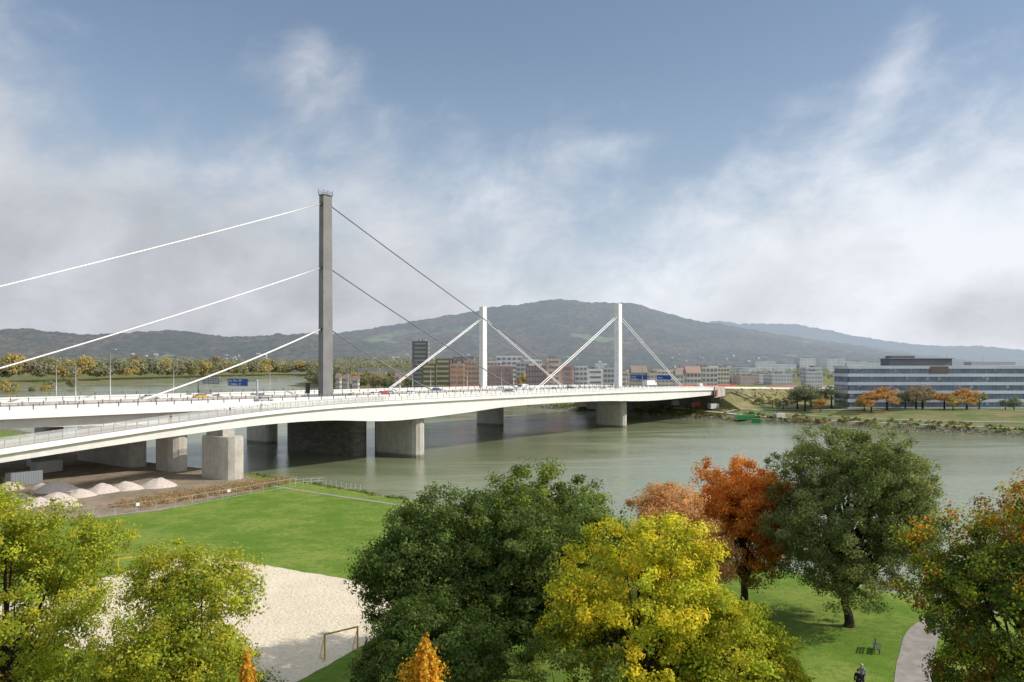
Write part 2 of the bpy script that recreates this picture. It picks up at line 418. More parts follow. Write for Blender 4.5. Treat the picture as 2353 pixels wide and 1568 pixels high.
mb=empty('cable_stayed_bridge',(0,0,0),label='wide motorway bridge with one tall grey concrete pylon',category='bridge')
obj('deck',deckloft(-17.5,17.5,stations,lambda s:3.6,.3,.3).me('deck',WHITE),mb)
obj('roadway',surf(-17.1,17.1,stations,.02).me('roadway',ASPH),mb)
obj('lane_marking',markings([(-16,0),(-12.5,1),(-9,1),(-5.5,1),(-2,0),(2,0),(5.5,1),(9,1),(12.5,1),(16,0)],[-170,207],.03,0).me('lane_marking',SIGNW),mb,kind='stuff')
pier(mb,S(0,0),34,5.5,-3,13.4,STONE)
pier(mb,S(-66,-1),28,4.5,-1,14.2,RIB)
secs=[]
for z,a,c in((12,1.95,1.15),(17.1,1.95,1.15),(48,1.82,1.07),(79.2,1.68,1.0)):
    secs.append([S(x,y,z) for x,y in((-a,-c),(a,-c),(a,c),(-a,c))])
obj('pylon',B().loft(secs).me('pylon',CONC),mb)
obj('pylon_cap',B().loft([[S(x,y,z) for x,y in((-1.8,-1.15),(1.8,-1.15),(1.8,1.15),(-1.8,1.15))] for z in(79.2,79.5)]).me('pylon_cap',DARK),mb)
rb=B()
for x in(-1.7,-.6,.6,1.7):
    for y in(-1.1,1.1): rb.tube([S(x,y,79.5),S(x,y,80.5)],.04,5)
for z in(80.0,80.5):
    for (a,c) in (((-1.7,-1.1),(1.7,-1.1)),((1.7,-1.1),(1.7,1.1)),((1.7,1.1),(-1.7,1.1)),((-1.7,1.1),(-1.7,-1.1))): rb.tube([S(*a,z),S(*c,z)],.03,5)
obj('railing',rb.me('railing',DARK),mb)
for x,y,h in((-1.9,-1.1,1.9),(-1.8,1.2,1.3),(1.9,-1.2,2.1),(1.8,1.2,1.5),(0,0,.8)): obj('antenna',B().tube([S(x,y,79.5),S(x,y,79.5+h)],[.07,.05],6).me('antenna',DARK),mb)
for zc in(76.5,56.8,37.9):
    b_=B().loft([[S(x,y,zz) for x,y in((-2.1,-.6),(2.1,-.6),(2.1,.6),(-2.1,.6))] for zz in(zc-.35,zc+.35)])
    obj('cable_saddle',b_.me('cable_saddle',DARK),mb)
for zt,sr,slf in((76.5,151.5,-165),(56.8,101,-116),(37.9,50.5,-59.5)):
    cable(mb,S(1.9,0,zt),SD(sr,0,.4),.19,bl_shaded,.9)
    cable(mb,S(-1.9,0,zt),SD(slf,0,.4),.17 if slf<-60 else .22,bl,.9)
def sidebridge(sgn,lab,pyl,piers):
    e=empty('side_bridge',(0,0,0),label=lab,category='bridge')
    p0,p1=(19,34) if sgn>0 else (-34,-19)
    obj('deck',deckloft(p0,p1,stations,depth if sgn>0 else (lambda s:depth(s)*.9),.85,.85).me('deck',WHITE),e)
    obj('roadway',surf(p0+.4,p1-.4,stations,.02).me('roadway',ASPH),e)
    obj('lane_marking',markings([(p0+1.5,0),(p0+5.3,1),(p0+9.1,1),(p0+13,0)],[-170,207],.03,0).me('lane_marking',SIGNW),e,kind='stuff')
    for c,L,z0,z1,mm in piers: pier(e,c,L,4.8,z0,z1,mm)
    X,Y=pyl; zt=53.3
    secs=[]
    for z,k in((11,1.),(zt,.92)):
        secs.append([(X+AX.x*a*k+PP.x*c*k,Y+AX.y*a*k+PP.y*c*k,z) for a,c in((-1.5,-1.15),(1.5,-1.15),(1.5,1.15),(-1.5,1.15))])
    obj('pylon',B().loft(secs).me('pylon',WHITE),e)
    d=Vector((X,Y,0))-P0; s0=d.dot(AX); q0=d.dot(PP)
    for ds in(-64,66) if sgn>0 else (-60,66):
        sg=1 if ds>0 else -1
        for off in(-.6,.6): cable(e,S(s0+sg*1.3,q0+off,zt-5.5),SD(s0+ds,q0+off,.3),.16,bl,.3)
    return e
nb=sidebridge(1,'white steel side bridge with slim white pylon on ribbed round-ended piers',(46.0,345),
   [((-33.5,236),18.5,-3,11.6,RIB),((43,345),14.5,-3,10.9,RIB),((-77.6,181.5),8.5,-1,14.2,RIB)])
fb=sidebridge(-1,'white steel side bridge behind the motorway bridge with slim white pylon',(-13.2,363),
   [((-86,274),14,-3,11.8,RIB),((-9.8,355),14,-3,11.2,RIB),((-125,215),10,-1,13.8,RIB)])
fpts=[S(219,36.3),S(150,36.3),S(100,36.3),S(50,36.3),S(20,36.3),S(-8,36.4),S(-35,38.0),(-61.5,169,0),(-80.5,125,0),(-92,92,0),(-99,60,0)]
fz=[14.9,16.0,16.55,16.9,17.0,17.0,16.8,16.1,13.9,12.2,10.8]
fd=[3.0,4.6,3.6,3.6,4.8,5.4,3.6,2.8,2.2,2.0,2.0]
fc=cat([Vector((p[0],p[1],z)) for p,z in zip(fpts,fz)]); fdd=[x.x for x in cat([Vector((d,0,0)) for d in fd])]
def frames(L):
    o=[]
    for i,p in enumerate(L):
        d=L[min(i+1,len(L)-1)]-L[max(i-1,0)]; d.z=0; d.normalize(); o.append((p,Vector((-d.y,d.x,0))))
    return o
fr=frames(fc)
if fr[10][1].dot(PP)<0: fr=[(p,-n) for p,n in fr]
fe=empty('footbridge',(0,0,0),label='white foot and cycle bridge curving down on a ribbed concrete pier',category='bridge')
secs=[]
for (p,n),d in zip(fr,fdd):
    def q(o,z): v_=p+n*o; return (v_.x,v_.y,p.z+z)
    secs.append([q(-2.1,0),q(-2.1,-.6),q(-1.2,-.9),q(-.9,-d),q(1.1,-d),q(1.45,-1.0),q(2.3,-.75),q(2.3,.12),q(2.1,.12),q(2.1,0)])
obj('deck',B().loft(secs).me('deck',WHITE),fe)
b_=B()
for i in range(len(fr)-1):
    (p,n),(p2,n2)=fr[i],fr[i+1]; h=Vector((0,0,.012))
    b_.poly([p-n*2.0+h,p+n*2.05+h,p2+n2*2.05+h,p2-n2*2.0+h])
obj('walkway',b_.me('walkway',PATH),fe)
pier(fe,(-61.5,169.2),11,5.2,-1,11.9,RIB)
obj('pier_head',B().box((-62.2,169.9,12.6),(6.0,2.8,1.5),math.atan2(PP.y,PP.x)).me('pier_head',LCONC),fe)
def meshpanel():
    m=bpy.data.materials.new('wire_mesh'); m.use_nodes=True; t=NT(m.node_tree); b=m.node_tree.nodes['Principled BSDF']
    b.inputs['Base Color'].default_value=(.6,.6,.6,1); b.inputs['Alpha'].default_value=.40; b.inputs['Roughness'].default_value=.5; return m
MESHP=meshpanel()
def railing(name,pts,h,post,spacing,m,label,panel=None,rails=(1.,.55),grp=None,cat_='railing',pw=.1,rr_=.045):
    b=B(); acc=0
    pts=[Vector(p) for p in pts]
    for rr in rails: b.tube([p+Vector((0,0,h*rr)) for p in pts],rr_,5)
    for a,c in zip(pts[:-1],pts[1:]):
        L=(c-a).length; dd=c-a; rz=math.atan2(dd.y,dd.x)
        while acc<L:
            q=a.lerp(c,acc/L); b.box((q.x,q.y,q.z+post/2),(pw,pw,post),rz); acc+=spacing
        acc-=L
    e=empty(name,pts[0],label=label,category=cat_,group=grp)
    obj('rail',b.me('rail',m),e,loc=tuple(-x for x in pts[0]))
    if panel:
        pb=B()
        for a,c in zip(pts[:-1],pts[1:]):
            pb.poly([a+Vector((0,0,.1)),c+Vector((0,0,.1)),c+Vector((0,0,h)),a+Vector((0,0,h))])
        obj('mesh_panel',pb.me('mesh_panel',panel),e,loc=tuple(-x for x in pts[0]))
    return e
railing('railing',[p+n*2.2+Vector((0,0,.1)) for p,n in fr],1.3,1.4,2.5,GREY,'pale mesh railing along the footbridge edge',MESHP)
railing('railing',[p-n*2.0 for p,n in fr][40:],1.3,1.4,2.5,GREY,'pale mesh railing along the inner footbridge edge',MESHP)
for p,lab in((33.85,'dark post railing on the side bridge parapet'),(19.15,'dark post railing on the inner side bridge parapet'),(17.3,'dark post railing on the motorway bridge edge'),(-17.3,'dark post railing on the far motorway bridge edge'),(-33.85,'dark post railing on the rear side bridge parapet')):
    railing('railing',[SD(s,p,.3 if abs(p)<18 else .85) for s in stations],.7,1.0,4,DRAIL,lab,None,(1.,),None,'railing',.17)
b_=B(); b_.loft([[SD(s,p,h) for p,h in((-.95,.02),(.95,.02),(.75,.8),(-.75,.8))] for s in stations if s>6]); b_.loft([[SD(s,p,h) for p,h in((-.95,.02),(.95,.02),(.75,.8),(-.75,.8))] for s in stations if s<-6])
obj('crash_barrier',b_.me('crash_barrier',LCONC),label='low concrete crash barrier along the bridge median',category='barrier')

EMB=sandmat('embankment_grass',(.24,.20,.11),(.15,.155,.07),(.10,.12,.045),.10,.7)
b_=B()
secs=[]
ei=[(222,.66,1.0),(236,.96,1.25),(255,1,1.5),(300,1,1.6),(350,1,1.6),(400,1,1.6),(450,1,1.6),(520,1,1.6),(600,1,1.6)]
for s,dn,wz in ei:
    z=dz_(s)
    secs.append([S(s,p,zz) for p,zz in[(-40-wz*(z-3),3.),(-40,(z-.05)*dn),(0,(z-.05)*dn),(40,(z-.05)*dn),(40+.5*wz*(z-3),3+(z-3)*.42*dn),(40+wz*(z-3),3.)]])
b_.loft(secs); obj('embankment',b_.me('embankment',EMB),kind='structure')
b_=B()
b_.loft([[S(s,p,z) for p,z in((-40,2),(38.4,2),(38.4,dz_(222)-.1),(-40,dz_(222)-.1))] for s in(221.3,223)])
obj('abutment',b_.me('abutment',DCONC),label='concrete abutment wall with painted shade under the bridge end',category='wall')
wb_=B(); wb_.loft([[S(s,p,z) for s,z in((213,dz_(213)-4.5),(226,dz_(226)-3.6),(226,dz_(226)+.9),(213,dz_(213)+.9))] for p in(38.7,39.3)])
obj('wing_wall',wb_.me('wing_wall',LCONC),label='pale concrete wing wall at the end of the bridge',category='wall')
obj('safety_panel',B().box(S(214,39.8,12.9),(1.6,.15,3.2),AR).me('safety_panel',RED),label='red safety panel at the bridge abutment',category='panel')
for a,c in((-34,-19),(-17,17),(19,34)):
    obj('road',surf(a,c,[221,236,255,300,350,400,450,520,600],.03).me('road',ASPH),kind='structure')
for m_,lb_,p,s0,h_ in((RED,'red noise barrier beside the motorway',-36,330,1.8),(WHITE,'white barrier between the carriageways',18,224,.8),(WHITE,'white barrier on the embankment edge',36,224,.8),(RED,'red noise barrier on the embankment edge',20,345,1.3)):
    st=[s0]+[s for s in(260,300,350,400,440) if s>s0+5]
    obj('noise_barrier',B().loft([[SD(s,p+a,h) for a,h in((0,0),(.3,0),(.3,h_),(0,h_))] for s in st]).me('noise_barrier',m_),label=lb_,category='barrier')
b_=B()
for k in range(26):
    q=k/25; b_.box(S(232+q*20,41+q*15,13.9-q*8.7),(1.0,2.2,.22),AR)
obj('stairs',b_.me('stairs',LCONC),label='pale concrete steps down the grassy embankment',category='stairs')

# ------------------------------------------------------------ lamps, gantries
def lamp_me():
    b=B(); b.tube([(0,0,0),(0,0,6),(0,0,12)],[.17,.14,.11],8); b.tube([(0,0,.0),(0,0,.5)],.24,8)
    a=B(); a.tube([(0,0,11.9),(.8,0,12.25),(1.7,0,12.3)],.06,6); 
    h=B(); h.box((2.1,0,12.3),(1.1,.32,.14),0,0,.8)
    return b.me('pole',GREY,True),a.me('arm',GREY),h.me('lamp_head',GREY)
LP=lamp_me()
def lamp(x,y,z,rz,sc=1.,grp='street lamps along the bridge'):
    e=empty('street_lamp',(x,y,z),rz,label='tall slim grey street lamp beside the bridge roadway',category='street lamp',group=grp); e.scale=(sc,sc,sc)
    for n_,m_ in zip(('pole','arm','lamp_head'),LP): obj(n_,m_,e)
prz=math.atan2(PP.y,PP.x)
for s in(-130,-98,-64,-30,5,40,75,110,145,180,215,250): lamp(*SD(s,-34.6,-.1),prz,.92)
for s,p,k in((-70,6.5,1.05),(-76,2.5,.9),(-100,6.5,1.),(28,18.3,.8),(66,18.3,.8),(106,18.3,.8),(176,18.3,.8),(212,18.3,.8),(250,18.3,.8)): lamp(*SD(s,p,0),prz+(math.pi if p>10 else 0),k)
def gantry(s,pa,pb_,h,signs):
    c=SD(s,pa)
    e=empty('sign_gantry',c,prz,label='steel sign gantry spanning the motorway lanes with blue signs',category='road sign')
    W=pb_-pa
    for x in(0,W): obj('post',B().box((x,0,h/2),(.4,.4,h)).me('post',GREY),e)
    b=B(); b.box((W/2,0,h+.25),(W+.4,.5,.5)); obj('beam',b.me('beam',GREY),e)
    for x0,x1,zc,hh,blue,txt in signs:
        b=B(); b.box(((x0+x1)/2,-.35,zc),(x1-x0,.12,hh),0,0); sg=obj('sign_panel',b.me('sign_panel',BLUE if blue else GREY),e)
        b=B()
        for zz in(zc-hh/2+.06,zc+hh/2-.06): b.box(((x0+x1)/2,-.43,zz),(x1-x0-.1,.03,.06))
        if blue: obj('border',b.me('border',SIGNW),sg)
        else:
            b=B()
            for k in range(7): b.box((x0+(k+.5)*(x1-x0)/7,-.43,zc),(.08,.03,hh-.1))
            for k in range(3): b.box(((x0+x1)/2,-.46,zc-hh/2+(k+.5)*hh/3),(x1-x0-.1,.03,.08))
            obj('bracing',b.me('bracing',DARK),sg)
        for (tx,x,z,sz) in txt:
            cu=bpy.data.curves.new('lettering','FONT'); cu.body=tx; cu.size=sz; cu.extrude=.01
            to=bpy.data.objects.new('tmp',cu); COL.objects.link(to)
            dg=bpy.context.evaluated_depsgraph_get(); me=bpy.data.meshes.new_from_object(to.evaluated_get(dg)); bpy.data.objects.remove(to)
            me.materials.clear(); me.materials.append(SIGNW)
            o=obj('lettering',me,sg,loc=(x,-.44,z)); o.rotation_euler=(math.pi/2,0,0)
    return e
gantry(-22,-34.3,-4,4.9,[(16.4,26.2,4.5,2.3,True,[('Linz   Wien   RW',16.8,4.65,.92),('B   Salzburg   A7',16.8,3.65,.92)]),(3.0,12.2,4.8,2.2,False,[])])
gantry(225,-17,17,6,[(3,13,5.4,2.6,True,[('Urfahr',3.6,5.3,1.1),('Zentrum',3.6,4.2,1.)]),(19,27,5.4,2.6,True,[('Hafen',19.6,4.9,1.1)])])
e=empty('message_sign',SD(-4,-3.6),prz,label='black box traffic sign on a post beside the pylon',category='road sign')
b=B(); b.box((0,0,2.6),(1.5,.5,3.2)); obj('sign_box',b.me('sign_box',DARK),e); b=B(); b.box((0,0,.5),(.2,.2,1)); obj('post',b.me('post',GREY),e)

# ------------------------------------------------------------ vehicles
def carmeshes(L,W,H,kind,paint):
    prof={'car':[(-.5,.22),(-.5,.55),(-.44,.66),(-.33,.70),(-.22,.98),(-.16,1.0),(.10,1.0),(.26,.70),(.44,.58),(.5,.45),(.5,.22)],
          'van':[(-.5,.2),(-.5,.95),(-.46,1.0),(.22,1.0),(.36,.62),(.48,.5),(.5,.35),(.5,.2)],
          'truck':[(-.5,.3),(-.5,1.0),(.28,1.0),(.28,.35),(.30,.35),(.30,.8),(.33,.86),(.46,.86),(.5,.5),(.5,.25)]}[kind]
    b=B(); secs=[]
    for yy,k in((-W/2,0),(-W/2+.12,1),(W/2-.12,1),(W/2,0)):
        secs.append([(x*L*(1 if k else .985),yy*(1-.12*max(0,(z-.62)/.4)) if kind=='car' else yy,z*H*(1 if k else .985)) for x,z in prof])
    b.loft(secs); body=b.me('body',paint)
    g=B()
    if kind=='car':
        for sg in(-1,1):
            y=sg*(W/2*(.955)+.01)
            g.poly([(-.30*L,y,.72*H),(.22*L,y,.72*H),(.10*L,y*.97,.94*H),(-.20*L,y*.97,.94*H)])
        g.poly([(.262*L,-W*.4,.72*H),(.262*L,W*.4,.72*H),(.118*L,W*.38,.98*H),(.118*L,-W*.38,.98*H)])
        g.poly([(-.335*L,-W*.4,.72*H),(-.335*L,W*.4,.72*H),(-.232*L,W*.38,.96*H),(-.232*L,-W*.38,.96*H)])
    else:
        vn=kind=='van'; x0=.23 if vn else .34
        for sg in(-1,1): g.poly([(x0*L,sg*(W/2+.015),.62*H),((.34 if vn else .44)*L,sg*(W/2+.015),.62*H),((.27 if vn else .44)*L,sg*(W/2+.015),.82*H),(x0*L,sg*(W/2+.015),.82*H)])
        a,c=(.372,.24) if vn else (.49,.468)
        g.poly([(a*L,-W*.42,.60*H),(a*L,W*.42,.60*H),(c*L,W*.42,(.95 if vn else .82)*H),(c*L,-W*.42,(.95 if vn else .82)*H)])
    win=g.me('window',GLASS)
    r=.33 if kind!='truck' else .5
    wb=B(); wb.tube([(0,-.11,0),(0,.11,0)],r,14); wm=wb.me('wheel',RUBBER)
    return body,win,wm,r
PA={}
def paint(n,c):
    if n not in PA: PA[n]=mat('paint_'+n,c,tuple(x*.95 for x in c),1,.25,spec=.5)
    return PA[n]
CM={}
def car(s,p,kind,cn,c,lab,rev=False):
    key=(kind,cn); L,W,H={'car':(4.5,1.8,1.48),'van':(5.8,2.1,2.5),'truck':(12,2.5,3.8)}[kind]
    if key not in CM: CM[key]=carmeshes(L,W,H,kind,paint(cn,c))
    bd,wn,wm,r=CM[key]
    e=empty(kind,SD(s,p,.03),AR+(math.pi if rev else 0),label=lab,category=kind,group='vehicles on the bridge')
    obj('body',bd,e); obj('window',wn,e)
    for xx in(-.31*L,.31*L):
        for yy in(-W/2+.08,W/2-.08): obj('wheel',wm,e,loc=(xx,yy,r))
W_=(.75,.75,.75)
car(-38,-7,'car','yellow',(.55,.33,.03),'yellow car driving across the motorway bridge')
car(16,8.5,'car','red',(.45,.02,.02),'red car driving across the motorway bridge',True)
car(9,12,'car','white',W_,'white car driving across the motorway bridge',True)
car(25,12,'car','white',W_,'white car driving across the motorway bridge',True)
car(22,5,'car','silver',(.4,.41,.42),'silver car driving across the motorway bridge',True)
car(90,8,'car','white',W_,'white car driving across the motorway bridge',True)
car(98,4.5,'van','white',W_,'white van driving across the motorway bridge',True)
car(122,12,'car','black',(.02,.02,.025),'black car driving across the motorway bridge',True)
car(-50,-12,'car','silver',(.4,.41,.42),'silver car driving across the motorway bridge')
car(60,-8,'car','blue',(.03,.08,.25),'blue car driving across the motorway bridge')
car(150,-6,'car','white',W_,'white car driving across the motorway bridge')
car(165,9,'van','white',W_,'white van on the motorway bridge',True)
car(240,-10,'truck','white',W_,'white box truck on the motorway',False)
car(262,8,'car','red',(.45,.02,.02),'red car on the motorway beyond the bridge',True)
car(300,-6,'van','white',W_,'white van on the motorway beyond the bridge')
car(60,26,'car','black',(.02,.02,.025),'black car on the white side bridge')
car(-40,24,'car','silver',(.4,.41,.42),'silver car on the white side bridge')

# ------------------------------------------------------------ trees
def unit(n):
    a=R.normal(size=(n,3)); return a/np.linalg.norm(a,axis=1)[:,None]
def leafquads(C,N,size,asp=.62):
    n=len(C); r=unit(n); a=np.cross(N,r); a/=np.linalg.norm(a,axis=1)[:,None]+1e-9; b=np.cross(N,a)
    s=size[:,None]*.5
    V=np.stack([C-a*s,C+b*s*asp,C+a*s,C-b*s*asp],1); return V.reshape(-1,3)
def crown(center,rad,nleaf,lsz,pal,lobes=16,clump_r=.9,seed=0,pal2=None,mixf=None,cl_per=30,flat=.8,lowcut=-.9):
    global R
    R=np.random.RandomState(seed)
    rad=np.array(rad,float); c0=np.array(center,float)
    d=unit(lobes*3); d=d[d[:,2]>lowcut][:lobes]; lobes=len(d)
    rr=.52+.24*R.rand(lobes); LC=d*rr[:,None]*rad; LR=(.30+.16*R.rand(lobes))*rad.mean()
    LC=np.vstack([LC,[[0,0,0]]]); LR=np.append(LR,rad.min()*.6)
    CC=[];CN=[]
    for c,r in zip(LC,LR):
        k=int(cl_per*(r/(.38*rad.mean()))**2)+4; dd=unit(k); dd[:,2]*=flat
        q=c+dd*(r*(.75+.38*R.rand(k)))[:,None]; CC.append(q); CN.append(dd)
    CC=np.vstack(CC);CN=np.vstack(CN)
    e=np.linalg.norm(CC/rad,axis=1); keep=(e>.45); CC,CN=CC[keep],CN[keep]
    out=CC/rad; out/=np.linalg.norm(out,axis=1)[:,None]
    nc=len(CC); w=R.rand(nc)*.9+.5; cnt=(w/w.sum()*nleaf).astype(int)+1
    idx=np.repeat(np.arange(nc),cnt); n=len(idx)
    rad_c=clump_r*(.5+.8*R.rand(nc))
    off=unit(n)*(R.rand(n)**.45)[:,None]; off[:,2]*=.75
    P=CC[idx]+off*rad_c[idx][:,None]
    N=off*1.0+out[idx]*.6+R.normal(size=(n,3))*.55+np.array([0,0,.3]); N/=np.linalg.norm(N,axis=1)[:,None]
    sz=lsz*(.6+.8*R.rand(n))
    pal=np.array([p[:3] for p in pal],float); 
    ci=R.randint(0,len(pal),nc); alt=R.randint(0,len(pal),n); use=R.rand(n)<.35
    colr=np.where(use[:,None],pal[alt],pal[ci[idx]])
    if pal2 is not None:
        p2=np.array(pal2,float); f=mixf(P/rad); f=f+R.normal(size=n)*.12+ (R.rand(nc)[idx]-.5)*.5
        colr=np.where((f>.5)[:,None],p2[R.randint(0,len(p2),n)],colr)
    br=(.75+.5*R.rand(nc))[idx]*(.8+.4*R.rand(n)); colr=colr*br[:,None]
    return leafquads(P+c0,N,sz),colr,[tuple(c0+l) for l in LC[:-1]]
def tree(name,x,y,h,rad,zc,nleaf,lsz,pal,label,seed,trunk_r=.35,bark=None,z0=3.,**k):
    e=empty(name,(x,y,z0),label=label,category='tree')
    V,C,LC=crown((0,0,zc-z0),rad,int(nleaf*1.8),lsz*.72,pal,seed=seed,**k)
    V[:,2]=np.maximum(V[:,2],.5)
    obj('crown',quads_np('crown',V,LEAF,C),e)
    b=B(); rnd=random.Random(seed); top=zc-z0
    fork=max(1.8,(zc-z0-rad[2])*1.1+.8)
    trunk=[(0,0,-.2),(.05,.02,.4),(rnd.uniform(-.2,.2),rnd.uniform(-.2,.2),fork*.6),(rnd.uniform(-.3,.3),rnd.uniform(-.3,.3),fork),(0,0,top+rad[2]*.4)]
    b.tube(trunk,[trunk_r*1.5,trunk_r*1.05,trunk_r*.9,trunk_r*.8,trunk_r*.2],9)
    for i,l in enumerate(LC):
        st=Vector(trunk[3]).lerp(Vector(trunk[4]),rnd.uniform(0,.55)); en=Vector(l); mid=st.lerp(en,.5)+Vector((rnd.uniform(-.4,.4),rnd.uniform(-.4,.4),-.25*rnd.random()*rad[2]*.4))
        r0=trunk_r*rnd.uniform(.28,.5); b.tube([st,st.lerp(mid,.5)+Vector((0,0,.1)),mid,mid.lerp(en,.5),en],[r0,r0*.8,r0*.6,r0*.4,r0*.15],6)
        for j in range(3):
            q=mid.lerp(en,rnd.uniform(0,.8)); d=Vector((rnd.gauss(0,1),rnd.gauss(0,1),rnd.gauss(.4,.6))).normalized()*rad[0]*.3
            b.tube([q,q+d*.5,q+d],[r0*.35,r0*.22,r0*.08],5)
    obj('trunk',b.me('trunk',bark or BARK,True),e)
    return e
DG=[(.06,.10,.03),(.075,.125,.032),(.095,.145,.038),(.12,.17,.048)]
MG=[(.11,.16,.05),(.14,.19,.06),(.10,.14,.05),(.17,.21,.075)]
YG=[(.34,.37,.035),(.43,.42,.045),(.25,.31,.035),(.18,.25,.035),(.48,.41,.05)]
YL=[(.30,.35,.04),(.38,.39,.045),(.23,.29,.04),(.17,.24,.035),(.44,.39,.05)]
YE=[(.66,.56,.045),(.58,.53,.05),(.48,.49,.045),(.36,.42,.045),(.68,.53,.05)]
OR=[(.64,.24,.045),(.56,.19,.04),(.66,.31,.06),(.46,.15,.04)]
PE=[(.68,.42,.23),(.60,.35,.18),(.54,.31,.15),(.46,.28,.13)]
BR=[(.28,.13,.04),(.38,.18,.04),(.20,.12,.035)]
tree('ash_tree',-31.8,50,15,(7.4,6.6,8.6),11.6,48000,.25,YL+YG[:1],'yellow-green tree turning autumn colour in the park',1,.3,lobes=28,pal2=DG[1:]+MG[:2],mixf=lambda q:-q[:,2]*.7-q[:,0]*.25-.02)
tree('ash_tree',-18.0,45,14,(4.6,4.6,7.0),11.0,38000,.23,YL+YG[:2],'yellow-green rounded tree beside the sand pitch',2,.25,lobes=22,clump_r=.8,pal2=DG,mixf=lambda q:-q[:,2]*.6+q[:,0]*.1-.03)
tree('bush',-14.9,43.5,9,(2.3,2.4,4.8),6.6,12000,.22,DG,'dark green bushy tree beside the sand pitch',22,.2,lobes=12,clump_r=.6)
tree('ash_tree',-26.0,38,13,(5,4,5.5),7.4,20000,.22,YL[1:]+BR[1:]+DG[2:],'half bare yellow-green tree with grey branches',23,.25,BARK2,lobes=14)
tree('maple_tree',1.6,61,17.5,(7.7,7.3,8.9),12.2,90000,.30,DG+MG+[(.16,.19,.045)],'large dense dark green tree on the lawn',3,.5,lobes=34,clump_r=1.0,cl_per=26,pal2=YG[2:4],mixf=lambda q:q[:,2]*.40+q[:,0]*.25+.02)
tree('maple_tree',-5.9,58,14.5,(4.2,4.4,7.6),10.9,42000,.28,DG+MG,'dense dark green tree beside the sand pitch',33,.35,lobes=22,clump_r=.9)
tree('maple_tree',-4.6,50,10,(4.7,4.6,5.8),8.0,34000,.26,DG+MG[:2],'dark green tree in front of a larger one',34,.3,lobes=18,clump_r=.8)
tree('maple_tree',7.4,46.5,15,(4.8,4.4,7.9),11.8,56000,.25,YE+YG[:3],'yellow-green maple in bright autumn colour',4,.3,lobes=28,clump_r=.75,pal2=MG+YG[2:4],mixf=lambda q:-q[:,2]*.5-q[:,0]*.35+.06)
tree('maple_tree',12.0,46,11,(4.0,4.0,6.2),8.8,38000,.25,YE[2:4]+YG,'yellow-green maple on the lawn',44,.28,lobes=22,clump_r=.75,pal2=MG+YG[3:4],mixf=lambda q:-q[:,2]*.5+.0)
tree('maple_tree',3.6,43,9,(3.8,3.2,5.6),7.6,26000,.22,DG[2:]+MG+YG[2:4],'low green tree below the yellow maple',45,.2,lobes=18,clump_r=.65)
tree('bush',8.6,41.5,7,(3.8,2.6,3.6),6.0,18000,.22,YG[2:4]+MG+YE[3:4],'low yellow-green shrub below the maples',46,.18,lobes=14,clump_r=.6)
tree('cherry_tree',15.0,74,12,(5.8,4.6,6.2),9.9,38000,.26,PE,'tree with pale orange autumn leaves near the river',5,.25,lobes=22,clump_r=.8)
tree('oak_tree',23.0,79,15.5,(5.7,5.2,7.2),11.5,46000,.28,OR+BR[1:2],'orange-red autumn tree on the river bank',6,.4,lobes=26,clump_r=.85,pal2=BR+MG[:2]+DG[2:],mixf=lambda q:-q[:,2]*.9+.08-q[:,0]*.05)
tree('lime_tree',30.9,73,18,(7.6,7.0,9.0),13.1,100000,.25,MG+[(.22,.25,.11),(.28,.30,.15),(.20,.23,.10)],'broad grey-green tree with dark trunk on the lawn',71,.42,lobes=50,clump_r=.8,cl_per=34,flat=.85,lowcut=-.95)
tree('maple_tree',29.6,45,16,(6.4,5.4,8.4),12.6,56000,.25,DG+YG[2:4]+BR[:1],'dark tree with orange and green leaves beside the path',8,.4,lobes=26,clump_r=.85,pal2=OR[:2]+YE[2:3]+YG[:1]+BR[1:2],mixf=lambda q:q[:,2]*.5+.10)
tree('maple_tree',25.2,38,9,(3.6,3,5.4),7.0,20000,.22,DG+YG[3:4],'dark green tree at the path edge',88,.25,lobes=14,clump_r=.6)
def cone(x,y,h,r,seed):
    e=empty('young_tree',(x,y,3.),label='small slender orange autumn tree with pointed top',category='tree')
    Rr=np.random.RandomState(seed); n=11000; z=Rr.rand(n)**.7; zz=z*h; th=Rr.rand(n)*6.283
    lob=np.array([.25+1.4*(.5+noise.noise(Vector((math.cos(a)*2.6,math.sin(a)*2.6,b*9+seed)))) for a,b in zip(th,z)])
    rad=r*(1-z)**.75*lob*(.45+.6*Rr.rand(n))+.04
    P=np.stack([np.cos(th)*rad,np.sin(th)*rad,zz+.6+.25*Rr.normal(size=n)],1); N=np.stack([np.cos(th),np.sin(th),.6+0*th],1)+Rr.normal(size=(n,3))*.6; N/=np.linalg.norm(N,axis=1)[:,None]
    pal=np.array([(.66,.34,.04),(.62,.40,.05),(.52,.38,.05),(.62,.27,.04)]); C=pal[Rr.randint(0,4,n)]*(.6+.7*Rr.rand(n))[:,None]
    obj('crown',quads_np('crown',leafquads(P,N,.18*(.6+.8*Rr.rand(n))),LEAF,C),e)
    obj('trunk',B().tube([(0,0,-.1),(0,0,h*.5),(0,0,h)],[.15,.08,.02],7).me('trunk',BARK),e)
cone(-4.2,39,9.6,3.2,5); cone(-12.3,37,9.6,1.4,6)

